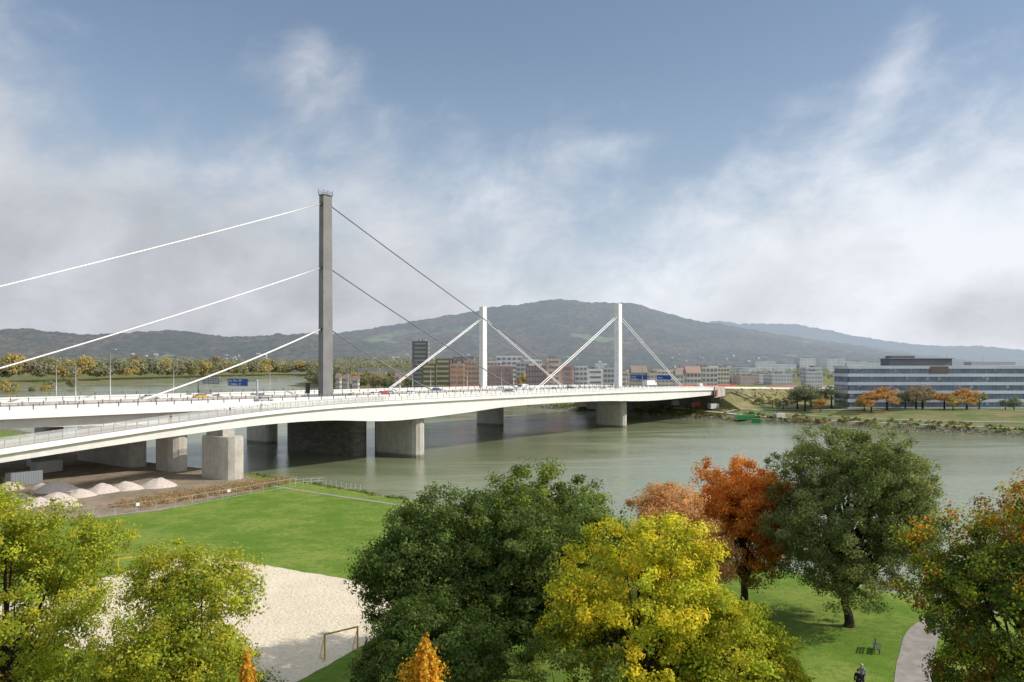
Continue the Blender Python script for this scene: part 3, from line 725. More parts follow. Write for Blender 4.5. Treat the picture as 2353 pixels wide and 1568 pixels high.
def farproto(seed,h,r,pal,nl,ls):
    V,C,LC=crown((0,0,h*.58),(r,r,h*.43),nl,ls,pal,lobes=9,clump_r=r*.22,seed=seed,cl_per=14,lowcut=-.6)
    return quads_np('tree',V,LEAF,C)
haze_tint=lambda P,k:[tuple(a*(1-k)+b*k for a,b in zip(c,(.29,.33,.35))) for c in P]  # mixes distance haze into the foliage colours
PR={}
FP={'yellow':haze_tint([(.54,.41,.12),(.46,.36,.12),(.36,.28,.09)],.22),'green':haze_tint([(.12,.15,.06),(.14,.17,.07),(.16,.18,.08)],.33),'olive':haze_tint([(.24,.22,.09),(.20,.20,.08),(.28,.24,.09)],.32),'orange':haze_tint([(.54,.28,.09),(.48,.29,.09),(.40,.22,.07)],.15),'brown':haze_tint([(.27,.20,.13),(.31,.23,.14)],.28)}
for n_,p_ in FP.items():
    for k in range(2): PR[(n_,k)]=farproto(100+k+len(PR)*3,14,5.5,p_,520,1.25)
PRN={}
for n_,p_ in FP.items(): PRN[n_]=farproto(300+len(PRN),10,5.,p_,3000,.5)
tb=B().tube([(0,0,-.5),(0,0,6)],[.4,.2],6).me('trunk',BARK)
def ftree(x,y,col,sc,z=None,grp='riverside trees',near=False,wide=1.):
    z=tz(x,y) if z is None else z
    lab={'yellow':'yellow autumn tree beside the river','green':'green tree beside the river','olive':'olive green tree beside the river','orange':'orange autumn tree near the river','brown':'brownish autumn tree near the river'}[col]
    if near:
        e=empty('tree',(x,y,z),random.uniform(0,6),label=lab,category='tree',group=grp); e.scale=(sc*wide,sc*wide,sc*random.uniform(.85,1.1))
        obj('crown',PRN[col],e); obj('trunk',tb,e)
    else:
        o=obj('tree',PR[(col,random.randint(0,1))],None,(x,y,z-1.5),random.uniform(0,6),label=lab,category='tree',group=grp); o.scale=(sc,sc,sc*random.uniform(.8,1.15))
rn=random.Random(5)
def pick(ws): return rn.choices(list(ws),list(ws.values()))[0]
lb=[(-660,985),(-625,1050),(-612,1110),(-600,1200),(-588,1300),(-570,1420),(-550,1600),(-500,1770),(-430,1790),(-380,1720)]
for i in range(len(lb)-1):
    a,c=Vector(lb[i]),Vector(lb[i+1]); k=int((c-a).length/8.5)
    for j in range(k):
        q=a.lerp(c,j/k); 
        ftree(q.x-rn.uniform(0,14),q.y+rn.uniform(-3,8),pick({'yellow':4 if q.y<1350 else 2.5,'olive':4,'green':2,'brown':1.5}),rn.uniform(1.6,2.9))
for k in range(14): ftree(-470-rn.uniform(0,60),660+k*16+rn.uniform(0,10),pick({'yellow':4,'olive':3,'green':2}),rn.uniform(.8,1.2))
rb_=[(-300,1200),(-262,1000),(-228,920),(-190,830),(-125,745),(-60,640),(-18,575)]
for i in range(len(rb_)-1):
    a,c=Vector(rb_[i]),Vector(rb_[i+1]); k=int((c-a).length/9)
    for j in range(k):
        for o_ in(10,26):
            q=a.lerp(c,j/k); ftree(q.x+o_+rn.uniform(-3,8),q.y+rn.uniform(-6,10),pick({'yellow':3,'olive':4,'green':4,'brown':2.5,'orange':1}),rn.uniform(.9,1.8)*(1 if q.y>800 else .75))
def woodland(name,pts,hs,pal,ls,nl,lab,seed):
    r=np.random.RandomState(seed); Ps=[];Ns=[];Cs=[];Sz=[]
    pal=np.array(pal)
    for (x,y),h in zip(pts,hs):
        z=max(0.,tz(x,y)); d=r.normal(size=(nl,3)); d/=np.linalg.norm(d,axis=1)[:,None]; d[:,2]=np.abs(d[:,2])*1.0-.2
        rr=h*.42*(.7+.45*r.rand(nl)); Ps.append(np.array([x,y,z+h*.55])+d*rr[:,None]*np.array([1,1,1.05])); Ns.append(d+r.normal(size=(nl,3))*.4)
        c=pal[r.randint(len(pal))]*(.8+.4*r.rand()); Cs.append(c*(.75+.5*r.rand(nl))[:,None]); Sz.append(ls*(.6+.8*r.rand(nl)))
    P=np.vstack(Ps);N=np.vstack(Ns);N/=np.linalg.norm(N,axis=1)[:,None]
    obj(name,quads_np(name,leafquads(P,N,np.concatenate(Sz),.8),LEAF,np.vstack(Cs)),kind='stuff',label=lab,category='woodland')
pts=[];hs=[]
r=random.Random(3)
while len(pts)<1700:
    y=r.uniform(1000,2500); x=r.uniform(-.74,-.02)*y
    d_,s_=sdist(np.array([x]),np.array([y]))
    if d_[0]<14: continue
    if x>-300 and y<1300: continue
    pts.append((x,y)); hs.append(r.uniform(24,38)+ (y-1050)*.006)
woodland('woodland',pts,hs,haze_tint([(.15,.16,.08),(.18,.17,.09),(.27,.22,.10),(.14,.15,.08),(.38,.30,.13),(.17,.16,.10)],.52),2.8,46,'flat riverside woodland in autumn colours',9)
pts=[];hs=[]
while len(pts)<1000:
    y=r.uniform(900,2400); x=r.uniform(-.16,.72)*y
    pts.append((x,y)); hs.append(r.uniform(9,17))
woodland('woodland',pts,hs,haze_tint([(.14,.15,.09),(.17,.16,.10),(.24,.20,.11),(.13,.14,.09)],.65),2.2,30,'scattered trees between the town buildings',10)

# ------------------------------------------------------------ hills
def prof(pts,D): return [(p[0]-1176.5)/F for p in pts],[CH+(HZ-p[1])*D/F for p in pts]
D1,D2,D3=3300,4700,7500
pL=prof([(-900,775),(-300,770),(-100,762),(0,757),(70,756),(130,762),(200,769),(290,766),(380,760),(430,760),(500,771),(560,773),(640,769),(700,766),(760,770),(840,785),(950,805),(1100,825),(1300,838)],D1)
pM=prof([(300,838),(500,815),(640,790),(760,770),(830,759),(900,747),(950,737),(1000,728),(1060,717),(1110,709),(1160,700),(1200,699),(1265,688),(1300,688),(1345,694),(1400,697),(1460,701),(1510,714),(1560,728),(1610,740),(1660,745),(1720,757),(1800,770),(1900,785),(2100,812),(2300,838)],D2)
pR=prof([(1100,838),(1350,790),(1500,745),(1620,739),(1655,735),(1700,744),(1760,741),(1830,745),(1900,757),(1960,771),(2030,781),(2100,791),(2180,796),(2240,794),(2330,802),(2450,812),(2700,815),(3100,822)],D3)
def hillh(u,Y):
    o=0
    for (px_,zz),D,w0 in((pL,D1,1300),(pM,D2,2200),(pR,D3,2600)):
        H=float(np.interp(u,px_,zz,left=zz[0],right=0 if zz[-1]<60 else zz[-1]))
        if Y<D: q=max(0,(Y-(D-w0))/w0); f_=q**1.25 if q<1 else 1
        else: f_=max(0,1-(Y-D)/1500)
        n_=noise.fractal(Vector((u*Y*.0016+3,Y*.0016,D)),1.,2.1,5)
        o=max(o,H*f_*(1+.42*n_*(1-f_*.93)*min(1,f_*4)))
    return o
us=np.linspace(-.95,1.0,760); Yh=np.concatenate([np.linspace(1900,5000,100),np.linspace(5050,8000,40)])
hv=[]
for Y in Yh:
    for u in us:
        h=hillh(u,Y); j=noise.noise(Vector((u*Y*.02,Y*.02,0)))*9+noise.noise(Vector((u*Y*.05,Y*.05,4)))*6 if h>12 else -6
        hv.append((u*Y,Y,h+j)); 
nh=len(us)
hf=[(j*nh+i,j*nh+i+1,(j+1)*nh+i+1,(j+1)*nh+i) for j in range(len(Yh)-1) for i in range(nh-1)]
def hillmat():
    m=bpy.data.materials.new('wooded_hills_hazed'); m.use_nodes=True; t=NT(m.node_tree); b=m.node_tree.nodes['Principled BSDF']
    p=t.n('ShaderNodeNewGeometry').outputs['Position']; s=t.n('ShaderNodeSeparateXYZ'); t.put(s.inputs[0],p)
    nA=t.noise(p,.0035,4,.6); nB=t.noise(p,.03,5,.75); nC=t.noise(p,.0016,4,.5,.5)
    c=t.mix(t.ss(nA,.4,.6),lin(.06,.07,.045),lin(.13,.10,.065)); c=t.mix(t.ss(nB,.42,.62),c,lin(.03,.035,.032))
    c=t.mix(t.m('MULTIPLY',t.ss(nB,.6,.7),.5),c,lin(.20,.155,.09))
    md=t.m('MULTIPLY',t.ss(nC,.60,.63),t.ss(s.outputs[2],260,120)); c=t.mix(t.m('MULTIPLY',md,.8),c,lin(.18,.24,.12))
    t.put(b.inputs['Base Color'],c); b.inputs['Roughness'].default_value=1; b.inputs['Specular IOR Level'].default_value=0
    bp=t.n('ShaderNodeBump'); bp.inputs['Strength'].default_value=1; bp.inputs['Distance'].default_value=12; t.put(bp.inputs['Height'],nB); t.put(b.inputs['Normal'],bp.outputs[0])
    em=t.n('ShaderNodeEmission'); em.inputs[0].default_value=(.43,.50,.59,1); em.inputs[1].default_value=1.  # glowing haze colour, mixed over the hills with distance to paint aerial haze
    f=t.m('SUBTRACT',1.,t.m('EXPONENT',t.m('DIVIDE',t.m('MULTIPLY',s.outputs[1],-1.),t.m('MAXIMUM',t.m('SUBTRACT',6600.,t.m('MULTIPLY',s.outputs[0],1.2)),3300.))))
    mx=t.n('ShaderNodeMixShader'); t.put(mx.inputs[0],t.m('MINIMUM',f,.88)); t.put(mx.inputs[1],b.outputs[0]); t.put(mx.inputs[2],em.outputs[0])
    t.put(m.node_tree.nodes['Material Output'].inputs[0],mx.outputs[0]); return m
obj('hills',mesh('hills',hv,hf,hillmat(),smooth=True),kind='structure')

# ------------------------------------------------------------ buildings
MC={}
def cm(c,rough=.8):
    k=tuple(round(x,3) for x in c)
    if k not in MC: MC[k]=mat('facade_%d'%len(MC),c,tuple(x*.88 for x in c),.08,rough)
    return MC[k]
def building(x0,x1,y,depth_,ztop,c,lab,fl=3.3,win=True,z0=5.,roof='flat',rc=(.2,.19,.18),wc=None,rz=0,bay=3.,name='building',cat_='building',side=True,plant=True,rib=.52):
    W=x1-x0; cx=(x0+x1)/2; H=ztop-z0
    e=empty(name,(cx,y+depth_/2,z0),rz,label=lab,category=cat_)
    b=B(); b.box((0,0,H/2-1),(W,depth_,H+2)); 
    if roof=='flat':
        for a,bb_,c_,d_ in((0,-depth_/2+.15,W+.1,.3),(0,depth_/2-.15,W+.1,.3)): b.box((a,bb_-.02*np.sign(bb_),H+.3),(c_,d_,.6))
        for sg in(-1,1): b.box((sg*(W/2-.15),0,H+.3),(.3,depth_-.7,.6))
    obj('wall',b.me('wall',cm(c)),e)
    if roof=='flat':
        b=B(); b.box((0,0,H+.06),(W-.7,depth_-.7,.12)); 
        rf=obj('roof',b.me('roof',cm(rc)),e)
        if plant:
            rr_=random.Random(int(cx*7+y))
            for k in range(rr_.randint(1,3)): w_=rr_.uniform(.12,.3)*W; obj('roof_plant',B().box((rr_.uniform(-.3,.3)*W,rr_.uniform(-.2,.2)*depth_,H+1.1),(w_,min(depth_*.4,6),2.1)).me('roof_plant',cm((.32,.33,.34))),rf)
    else:
        b=B(); hh=min(depth_*.42,5); o=.4
        b.v+=[(-W/2-o,-depth_/2-o,H-.1),(W/2+o,-depth_/2-o,H-.1),(W/2+o,depth_/2+o,H-.1),(-W/2-o,depth_/2+o,H-.1),(-W/2-o,0,H+hh),(W/2+o,0,H+hh)]
        for q in((0,1,5,4),(2,3,4,5),(0,4,3),(1,2,5),(0,3,2,1)): b.f.append(q); b.m.append(0)
        obj('roof',b.me('roof',cm(rc)),e)
    if win:
        nf=max(1,int(H/fl))
        wm=cm(wc) if wc else TGLASS
        for k in range(nf):
            b=B(); zc=(k+.55)*H/nf; wh=H/nf*rib
            nb=max(1,int(W/bay))
            for j in range(nb): b.box((-W/2+(j+.5)*W/nb,-depth_/2-.02,zc),(W/nb*.72,.12,wh))
            if side:
                ns=max(1,int(depth_/bay))
                for sg in(-1,1):
                    for j in range(ns): b.box((sg*(W/2+.02),-depth_/2+(j+.5)*depth_/ns,zc),(.12,depth_/ns*.7,wh))
            obj('window_row',b.me('window_row',wm),e)
    return e
def tb_(pa,pb2,ytop,Y,dep,c,lab,**k):  # town facade colours are greyed to paint in distance haze
    return building(WX(pa,Y),WX(pb2,Y),Y,dep,WZ(ytop,Y),c,lab,**k)
tb_(947,983,786,640,14,(.14,.145,.15),'dark residential tower with glazed balcony bands',wc=(.28,.30,.29),bay=13,rib=.35,plant=True,z0=5)
tb_(968,1003,838,600,14,(.14,.145,.12),'low block with yellow and dark horizontal stripes',wc=(.42,.42,.20),bay=40,rib=.40,plant=False)
tb_(1000,1036,826,604,16,(.16,.16,.14),'block with yellow and dark horizontal stripes',wc=(.46,.44,.24),bay=40,rib=.40,plant=False)
tb_(1034,1066,838,565,16,(.54,.32,.20),'orange brick apartment block',bay=4.5,rib=.4)
tb_(1066,1102,831,570,18,(.50,.32,.22),'orange brick apartment block with flat roof',bay=2.4)
tb_(1040,1090,822,610,12,(.22,.21,.21),'dark grey block with flat roof behind brick buildings')
tb_(1122,1178,844,540,16,(.42,.24,.21),'red office block with flat roof',bay=5,rib=.6)
tb_(1105,1150,832,600,14,(.58,.58,.58),'pale grey office block',bay=2.2)
tb_(1140,1200,820,620,18,(.64,.65,.66),'pale concrete office building with rows of windows',bay=4.)
tb_(1203,1246,828,640,18,(.58,.59,.61),'pale grey apartment building with flat roof',bay=2.5,rib=.4)
tb_(1186,1216,834,590,12,(.46,.46,.46),'grey office building behind the bridge')
tb_(1210,1256,843,520,16,(.27,.18,.16),'dark red brick and glass office building',rib=.65,bay=1.8)
tb_(1256,1288,826,524,18,(.58,.44,.39),'pale red building with flat roof',bay=5,rib=.35)
tb_(1288,1316,842,530,16,(.50,.28,.23),'red building with large windows',bay=6,rib=.65)
tb_(1322,1350,843,560,16,(.56,.59,.62),'pale building beside the bridge',bay=2.2)
tb_(1350,1386,850,565,14,(.66,.66,.66),'white building with strip windows',bay=9,rib=.4)
rb2=random.Random(12)
x=1388
while x<1650:
    w_=rb2.randint(16,38); Y=rb2.uniform(560,720)
    c=rb2.choice([(.62,.60,.54),(.66,.66,.65),(.54,.50,.44),(.60,.54,.44),(.54,.55,.57)])
    if rb2.random()<.6: tb_(x,x+w_,rb2.uniform(850,868),Y,12,c,'old town house with pitched roof and rows of windows',roof='gable',rc=rb2.choice([(.28,.23,.20),(.28,.28,.29),(.34,.24,.20)]),fl=3.4,bay=rb2.choice([2.2,2.6,3.4]))
    else: tb_(x,x+w_,rb2.uniform(844,864),Y,14,c,'pale apartment block with flat roof',bay=rb2.choice([2.4,3.,5.]),rib=rb2.choice([.4,.5,.6]))
    x+=w_+rb2.randint(-4,8)
for k in range(26):
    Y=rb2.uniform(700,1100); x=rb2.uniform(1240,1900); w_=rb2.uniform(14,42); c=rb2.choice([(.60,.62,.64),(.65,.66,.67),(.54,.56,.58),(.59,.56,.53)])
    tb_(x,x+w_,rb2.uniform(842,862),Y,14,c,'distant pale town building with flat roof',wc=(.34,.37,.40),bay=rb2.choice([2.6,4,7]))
for k in range(10):
    Y=rb2.uniform(800,1100); x=rb2.uniform(1650,1900); tb_(x,x+rb2.uniform(30,70),rb2.uniform(858,866),Y,30,rb2.choice([(.66,.66,.67),(.58,.60,.63),(.54,.40,.36)]),'low industrial hall with flat roof',wc=(.40,.42,.45))
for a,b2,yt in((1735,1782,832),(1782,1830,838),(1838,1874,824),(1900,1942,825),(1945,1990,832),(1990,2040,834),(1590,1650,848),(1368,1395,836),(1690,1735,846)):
    tb_(a,b2,yt,1500,30,(.62,.66,.71),'hazy distant grey tower block on the plain',wc=(.52,.56,.61),fl=5,bay=7)  # haze of the distance is put into wall and window colours
for k in range(12):
    Y=rb2.uniform(620,900); x=rb2.uniform(770,940); tb_(x,x+rb2.uniform(8,20),rb2.uniform(864,876),Y,9,rb2.choice([(.5,.48,.44),(.45,.42,.36)]),'small pale house with pitched roof among trees',roof='gable',rc=(.22,.16,.14),name='house',cat_='house')
HM=mesh('house',[(-7,-5,-8),(7,-5,-8),(7,5,-8),(-7,5,-8),(-7,-5,3),(7,-5,3),(7,5,3),(-7,5,3),(-7,0,7),(7,0,7)],[(0,1,5,4),(1,2,6,9,5),(2,3,7,6),(3,0,4,8,7),(4,5,9,8),(6,7,8,9)],[cm((.36,.38,.40)),cm((.30,.31,.32))],[0,0,0,0,1,1])  # walls and roofs toned to a grey with distance haze painted in
nhs=0
while nhs<110:
    g_=rb2.choice([(250,380),(850,1080),(850,1080),(1180,1420),(1500,1800),(450,620)]); px_=rb2.uniform(*g_); u=(px_-1176.5)/F; Y=rb2.uniform(2100,3200); x_=u*Y
    hh=hillh(u,Y)
    if not 14<hh<62: continue
    nhs+=1
    o=obj('house',HM,None,(x_,Y,hh+2),rb2.uniform(-.5,.5),label='small pale house with gabled roof on the wooded hillside',category='house',group='houses on the hillside'); s_=rb2.uniform(.45,.95); o.scale=(s_,s_,s_)

oe=empty('office_building',(WX(1918,392)+6.5,392,5),label='long white office building with ribbon windows beside the river',category='building')
OW=125; OH=WZ(843,392)-5; WBD=cm((.56,.61,.68)); DB=cm((.10,.13,.17))
b=B(); b.box((OW/2,9,OH/2-.5),(OW-.8,17.2,OH-.2)); obj('wall',b.me('wall',DB),oe)
nf=5; fh=OH/nf
for k in range(nf+1):
    b=B(); zc=k*fh+ (0.2 if k==0 else 0); hh=fh*.36
    b.box((OW/2,9,min(zc,OH-hh/2+.5)),(OW,18,hh)); 
    obj('spandrel_band',b.me('spandrel_band',WBD),oe)
fr_=cm((.34,.39,.46)); BG=mat('office_glass',(.08,.13,.22),(.14,.21,.31),.15,.15,spec=.8)
for k in range(nf):
    b=B(); zc=(k+.5)*fh
    for j in range(63): b.box((1+j*1.97+.9,.38,zc),(1.66,.14,fh*.62))
    for j in range(8): b.box((.36,1.6+j*2.1,zc),(.14,1.6,fh*.62))
    wr=obj('window_row',b.me('window_row',BG),oe)
    b=B()
    rj=random.Random(k)
    for j in range(63):
        if rj.random()<.22: 
            h_=fh*.6*rj.uniform(.25,.7); b.box((1+j*1.97+.9,.30,zc+fh*.3-h_/2),(1.5,.05,h_))
    obj('blind',b.me('blind',cm((.34,.38,.43))),wr)
    b=B()
    for j in range(64): b.box((.95+j*1.97,.24,zc),(.10,.16,fh*.63))
    obj('mullion',b.me('mullion',fr_),wr)
b=B(); b.box((38,9,OH+2.2),(31,10,3.6)); b.box((30,9,OH+4.6),(12,6,1.6)); ph=obj('penthouse',b.me('penthouse',cm((.14,.15,.17))),oe)
b=B(); b.box((38,9,OH+4.1),(33,12,.25)); b.box((75,9,OH+1.6),(22,7,1.6)); obj('roof_slab',b.me('roof_slab',cm((.34,.35,.37))),oe)
for xx,yy in((52,6),(70,5),(100,4.5)): obj('mast',B().tube([(xx,6,OH),(xx,6,OH+yy)],.09,5).me('mast',GREY),oe)
b=B(); b.box((45,.12,OH*.93),(9,.5,OH*.16)); obj('recessed_bay',b.me('recessed_bay',cm((.16,.13,.12))),oe)
building(235,300,450,20,15,(.33,.34,.35),'grey annex building behind the office block')

# ------------------------------------------------------------ far bank dressing
for x_,y_,c,s_,wd in((WX(2000,378),377,'orange',.95,1.3),(WX(2038,380),380,'orange',1.05,1.4),(WX(1988,382),383,'yellow',.7,1.2),(WX(2105,380),380,'brown',1.0,1.3),(WX(2130,380),384,'brown',1.15,1.2),(WX(2170,378),378,'orange',.9,1.3),(WX(2222,376),376,'orange',1.05,1.35),(WX(2190,372),372,'yellow',.7,1.2),(WX(1850,392),392,'green',1.35,1.1),(WX(1832,398),398,'green',1.1,1.1),(WX(1885,386),386,'orange',.7,1.),(WX(1905,398),395,'green',1.2,1.1),(WX(2310,375),375,'green',.55,1.3),(WX(2330,372),372,'green',.6,1.2),(WX(1872,400),405,'olive',1.2,1.),(WX(2250,380),380,'olive',.8,1.2),(WX(2085,384),386,'green',1.,1.)):
    ftree(x_,y_,c,s_,None,'trees beside the office building',True,wd)
b_=random.Random(4)
for k in range(16): 
    x_=WX(b_.uniform(930,1030),520); ftree(x_,b_.uniform(500,560),b_.choice(['orange','olive','green','brown']),b_.uniform(.7,1.1),None,'trees in front of the town',True)
for px_,Y in((1480,520),(1530,520),(1600,500),(1570,560),(1640,520)): ftree(WX(px_,Y),Y,'olive',.8,None,'trees in front of the town',True)
for px_,Y,s_,c in((1700,418,.45,'olive'),(1745,410,.4,'green'),(1775,404,.5,'brown'),(1660,412,.35,'olive'),(1800,398,.6,'green')): ftree(WX(px_,Y),Y,c,s_,None,'small trees below the embankment',True,1.2)
ROCK=mat('riprap_stone',(.30,.29,.26),(.16,.155,.14),.4,.95)
def riprap(name,line,off,n,s0,s1,seed,lab):
    r=random.Random(seed); b=B(); seg=[(Vector(a),Vector(c)) for a,c in zip(line[:-1],line[1:])]; Ls=[(c-a).length for a,c in seg]
    for k in range(n):
        i=r.choices(range(len(seg)),Ls)[0]; a,c=seg[i]; q=a.lerp(c,r.random()); d=(c-a).normalized(); nn=Vector((d.y,-d.x))
        q=q+nn*r.uniform(*off); z=max(0,tz(q.x,q.y)); s=r.uniform(s0,s1); b.box((q.x,q.y,z+s*.1),(s,s*r.uniform(.6,1),s*.7),r.uniform(0,3),0,r.uniform(.45,.8))
    obj(name,b.me(name,ROCK),kind='stuff',label=lab,category='rocks')
riprap('riprap',[(-30,570),(20,488),(68,412),(92,389),(140,345),(190,298),(300,200)],(-4.0,.6),2400,.3,.9,1,'grey stone riprap along the far river bank')
riprap('riprap',[(80,60),(42,97),(10,130),(-25,161),(-54,186),(-96,213)],(-5,1),900,.25,.7,2,'grey stones along the near river bank')
LG=mat('far_path',(.42,.40,.35),(.34,.33,.29),.2,.95)
drape('path',[(80,418),(104,394),(150,350),(200,306),(312,205)],2.6,.08,LG)
drape('path',[(118,398),(150,368),(190,338),(240,308),(330,240)],2.2,.1,LG)
drape('path',[(104,394),(128,398),(150,392),(200,375),(300,350)],2.2,.12,LG)
def shrubs(name,pts,lab,pal,sz,seed,ls=.5,nl=60):
    r=np.random.RandomState(seed); Ps=[];Ns=[];Cs=[]
    pal=np.array(pal)
    for q_ in pts:
        x,y,h=q_[:3]
        z=q_[3] if len(q_)>3 else max(0,tz(x,y)); d=r.normal(size=(nl,3)); d/=np.linalg.norm(d,axis=1)[:,None]; d[:,2]=np.abs(d[:,2])
        Ps.append(np.array([x,y,z])+d*(h*(.4+.6*r.rand(nl)))[:,None]); Ns.append(d+.5*r.normal(size=(nl,3))); Cs.append(pal[r.randint(len(pal))]*(.6+.7*r.rand(nl))[:,None])
    P=np.vstack(Ps);N=np.vstack(Ns);N/=np.linalg.norm(N,axis=1)[:,None]
    obj(name,quads_np(name,leafquads(P,N,ls*(.6+.8*r.rand(len(P))),.6),LEAF,np.vstack(Cs)),kind='stuff',label=lab,category='shrubs')
r=random.Random(8); pts=[]
for a,c in zip([(20,488),(68,412),(92,389),(140,345),(190,298)],[(68,412),(92,389),(140,345),(190,298),(300,200)]):
    for k in range(110):
        q=Vector(a).lerp(Vector(c),r.random()); o_=abs(r.gauss(0,1))*9+2.5; d=(Vector(c)-Vector(a)).normalized(); q=q+Vector((-d.y,d.x))*o_; pts.append((q.x,q.y,r.uniform(.4,1.8)))
shrubs('shrubs',pts,'low green and brown shrubs on the far bank',[(.10,.14,.045),(.17,.17,.06),(.08,.12,.04),(.24,.19,.08)],1,3)
pts=[]
for k in range(300):
    s_=r.uniform(236,400); q_=r.random(); z=dz_(s_); p_=40+1.55*(z-3)*q_; zz=z-(z-3)*q_*(1.12 if q_<.5 else 1)-.1
    a_=S(s_,p_); pts.append((a_[0],a_[1],r.uniform(.3,1.3),zz-.3))
shrubs('shrubs',pts,'dry grass tufts and shrubs on the embankment slope',[(.11,.14,.05),(.20,.18,.08),(.26,.21,.11),(.08,.11,.04)],1,13,.45,50)
pts=[]
for k in range(700):
    q=Vector((-62,133)).lerp(Vector((-44.5,161)),r.random()**.9); pts.append((q.x-r.uniform(.5,7.5)*r.random()**.4,q.y+r.uniform(-1,5),r.uniform(.3,1.4)))
shrubs('scrub',pts,'reddish brown dry scrub along the wire fence',[(.44,.31,.20),(.38,.27,.17),(.48,.37,.25),(.28,.24,.14)],1,4,.22,80)
pts=[]
for k in range(320):
    ns_=[(42,97),(10,130),(-25,161),(-54,186)]; i=r.randint(0,2); q=Vector(ns_[i]).lerp(Vector(ns_[i+1]),r.random()); pts.append((q.x-r.uniform(1.5,9),q.y-r.uniform(1.5,9),r.uniform(.2,.8)))
shrubs('shrubs',pts,'low grass tufts and shrubs on the near bank',[(.24,.22,.10),(.15,.19,.06),(.10,.14,.04)],1,5,.25,60)

GR=mat('gravel',(.56,.49,.45),(.43,.38,.35),2.5,.95,.6,9)
def pile(x,y,r_,h,seed,grp='gravel piles under the bridge'):
    n=30; rings=10; rn_=random.Random(seed)
    vs=[];fs=[]
    for k in range(rings+1):
        q=k/rings
        for j in range(n):
            a=2*math.pi*j/n; e_=1+.16*noise.noise(Vector((math.cos(a)*1.3,math.sin(a)*1.3,seed)))
            rr=r_*q*e_; z=h*(1-q**1.6)*(1+.12*noise.noise(Vector((rr*math.cos(a),rr*math.sin(a),seed*3))))
            vs.append((rr*math.cos(a)*1.15,rr*math.sin(a),z-.05*q+ .06*rn_.uniform(-1,1)*(k<rings)))
    for k in range(rings):
        for j in range(n): a=k*n+j;b2=k*n+(j+1)%n; fs.append((a,a+n,b2+n,b2))
    obj('gravel_pile',mesh('gravel_pile',vs,fs,GR,smooth=True),None,(x,y,3.0),rn_.uniform(0,6),label='pale conical pile of gravel on bare ground',category='gravel pile',group=grp)
for i,(px_,py,wd) in enumerate([(365,1112,72),(290,1118,66),(235,1124,70),(185,1134,62),(130,1122,80),(130,1146,78),(88,1154,62),(152,1158,56),(45,1140,50),(52,1164,40),(20,1118,60),(95,1118,50)]):
    Y=24*F/(py+6-HZ); pile(WX(px_,Y),Y,wd/2*Y/F*1.05,wd*.27*Y/F,i)
railing('fence',[(x_,y_,3.0) for x_,y_ in [(-80,112),(-66,124),(-56,134),(-47,150),(-42.5,157)]],1.6,1.6,3.2,GREY,'grey wire construction fence along the lawn edge',None,(1.,.05),None,'fence',.06,.025)
railing('railing',[(-43,158,3.),(-38,161,2.9),(-33,157,2.6),(-28.5,152.5,2.9)],1.2,1.2,1.6,GREY,'grey metal railing at the boat landing')
for x_,y_ in((-60.8,129.4),(-51.0,143.5)):
    e=empty('notice_sign',(x_,y_-.1,3),.6,label='small white notice sign on the wire fence',category='sign'); b=B(); b.box((0,-.05,1.3),(.6,.04,.5)); obj('panel',b.me('panel',SIGNW),e); b=B(); b.box((0,0,.75),(.06,.05,1.5)); obj('post',b.me('post',GREY),e)

def goal(x,y,rz,W=3.):
    e=empty('goal',(x,y,3.01),rz,label='yellow metal goal frame standing on the sand pitch',category='goal',group='goals on the sand pitch')
    for xx in(0,W): obj('post',B().box((xx,0,1.02),(.11,.11,2.05)).me('post',YEL),e)
    obj('crossbar',B().box((W/2,0,2.09),(W+.11,.11,.11)).me('crossbar',YEL),e)
    for xx in(0,W): obj('stay',B().tube([(xx,0,2.0),(xx,.85,.05),(xx,0,.05)],.03,6).me('stay',YEL),e)
goal(-15.2,64.6,math.radians(40),3.); goal(-44.5,90,math.radians(20),3.)

e=empty('park_bench',(30.6,66.6,3.0),math.radians(62),label='green slatted park bench on the lawn beside the path',category='bench')
b=B(); 
for k in range(4): b.box((0,-.2+k*.12,.45),(1.8,.1,.04))
obj('seat',b.me('seat',WOOD),e); b=B()
for k in range(3): b.box((0,.28+k*.03,.60+k*.14),(1.8,.03,.11))
obj('backrest',b.me('backrest',WOOD),e)
for xx in(-.7,.7):
    b=B(); b.box((xx,-.15,.215),(.06,.06,.43)); b.box((xx,.24,.45),(.06,.06,.9)); b.box((xx,.04,.41),(.05,.40,.04)); obj('leg',b.me('leg',DARK),e)

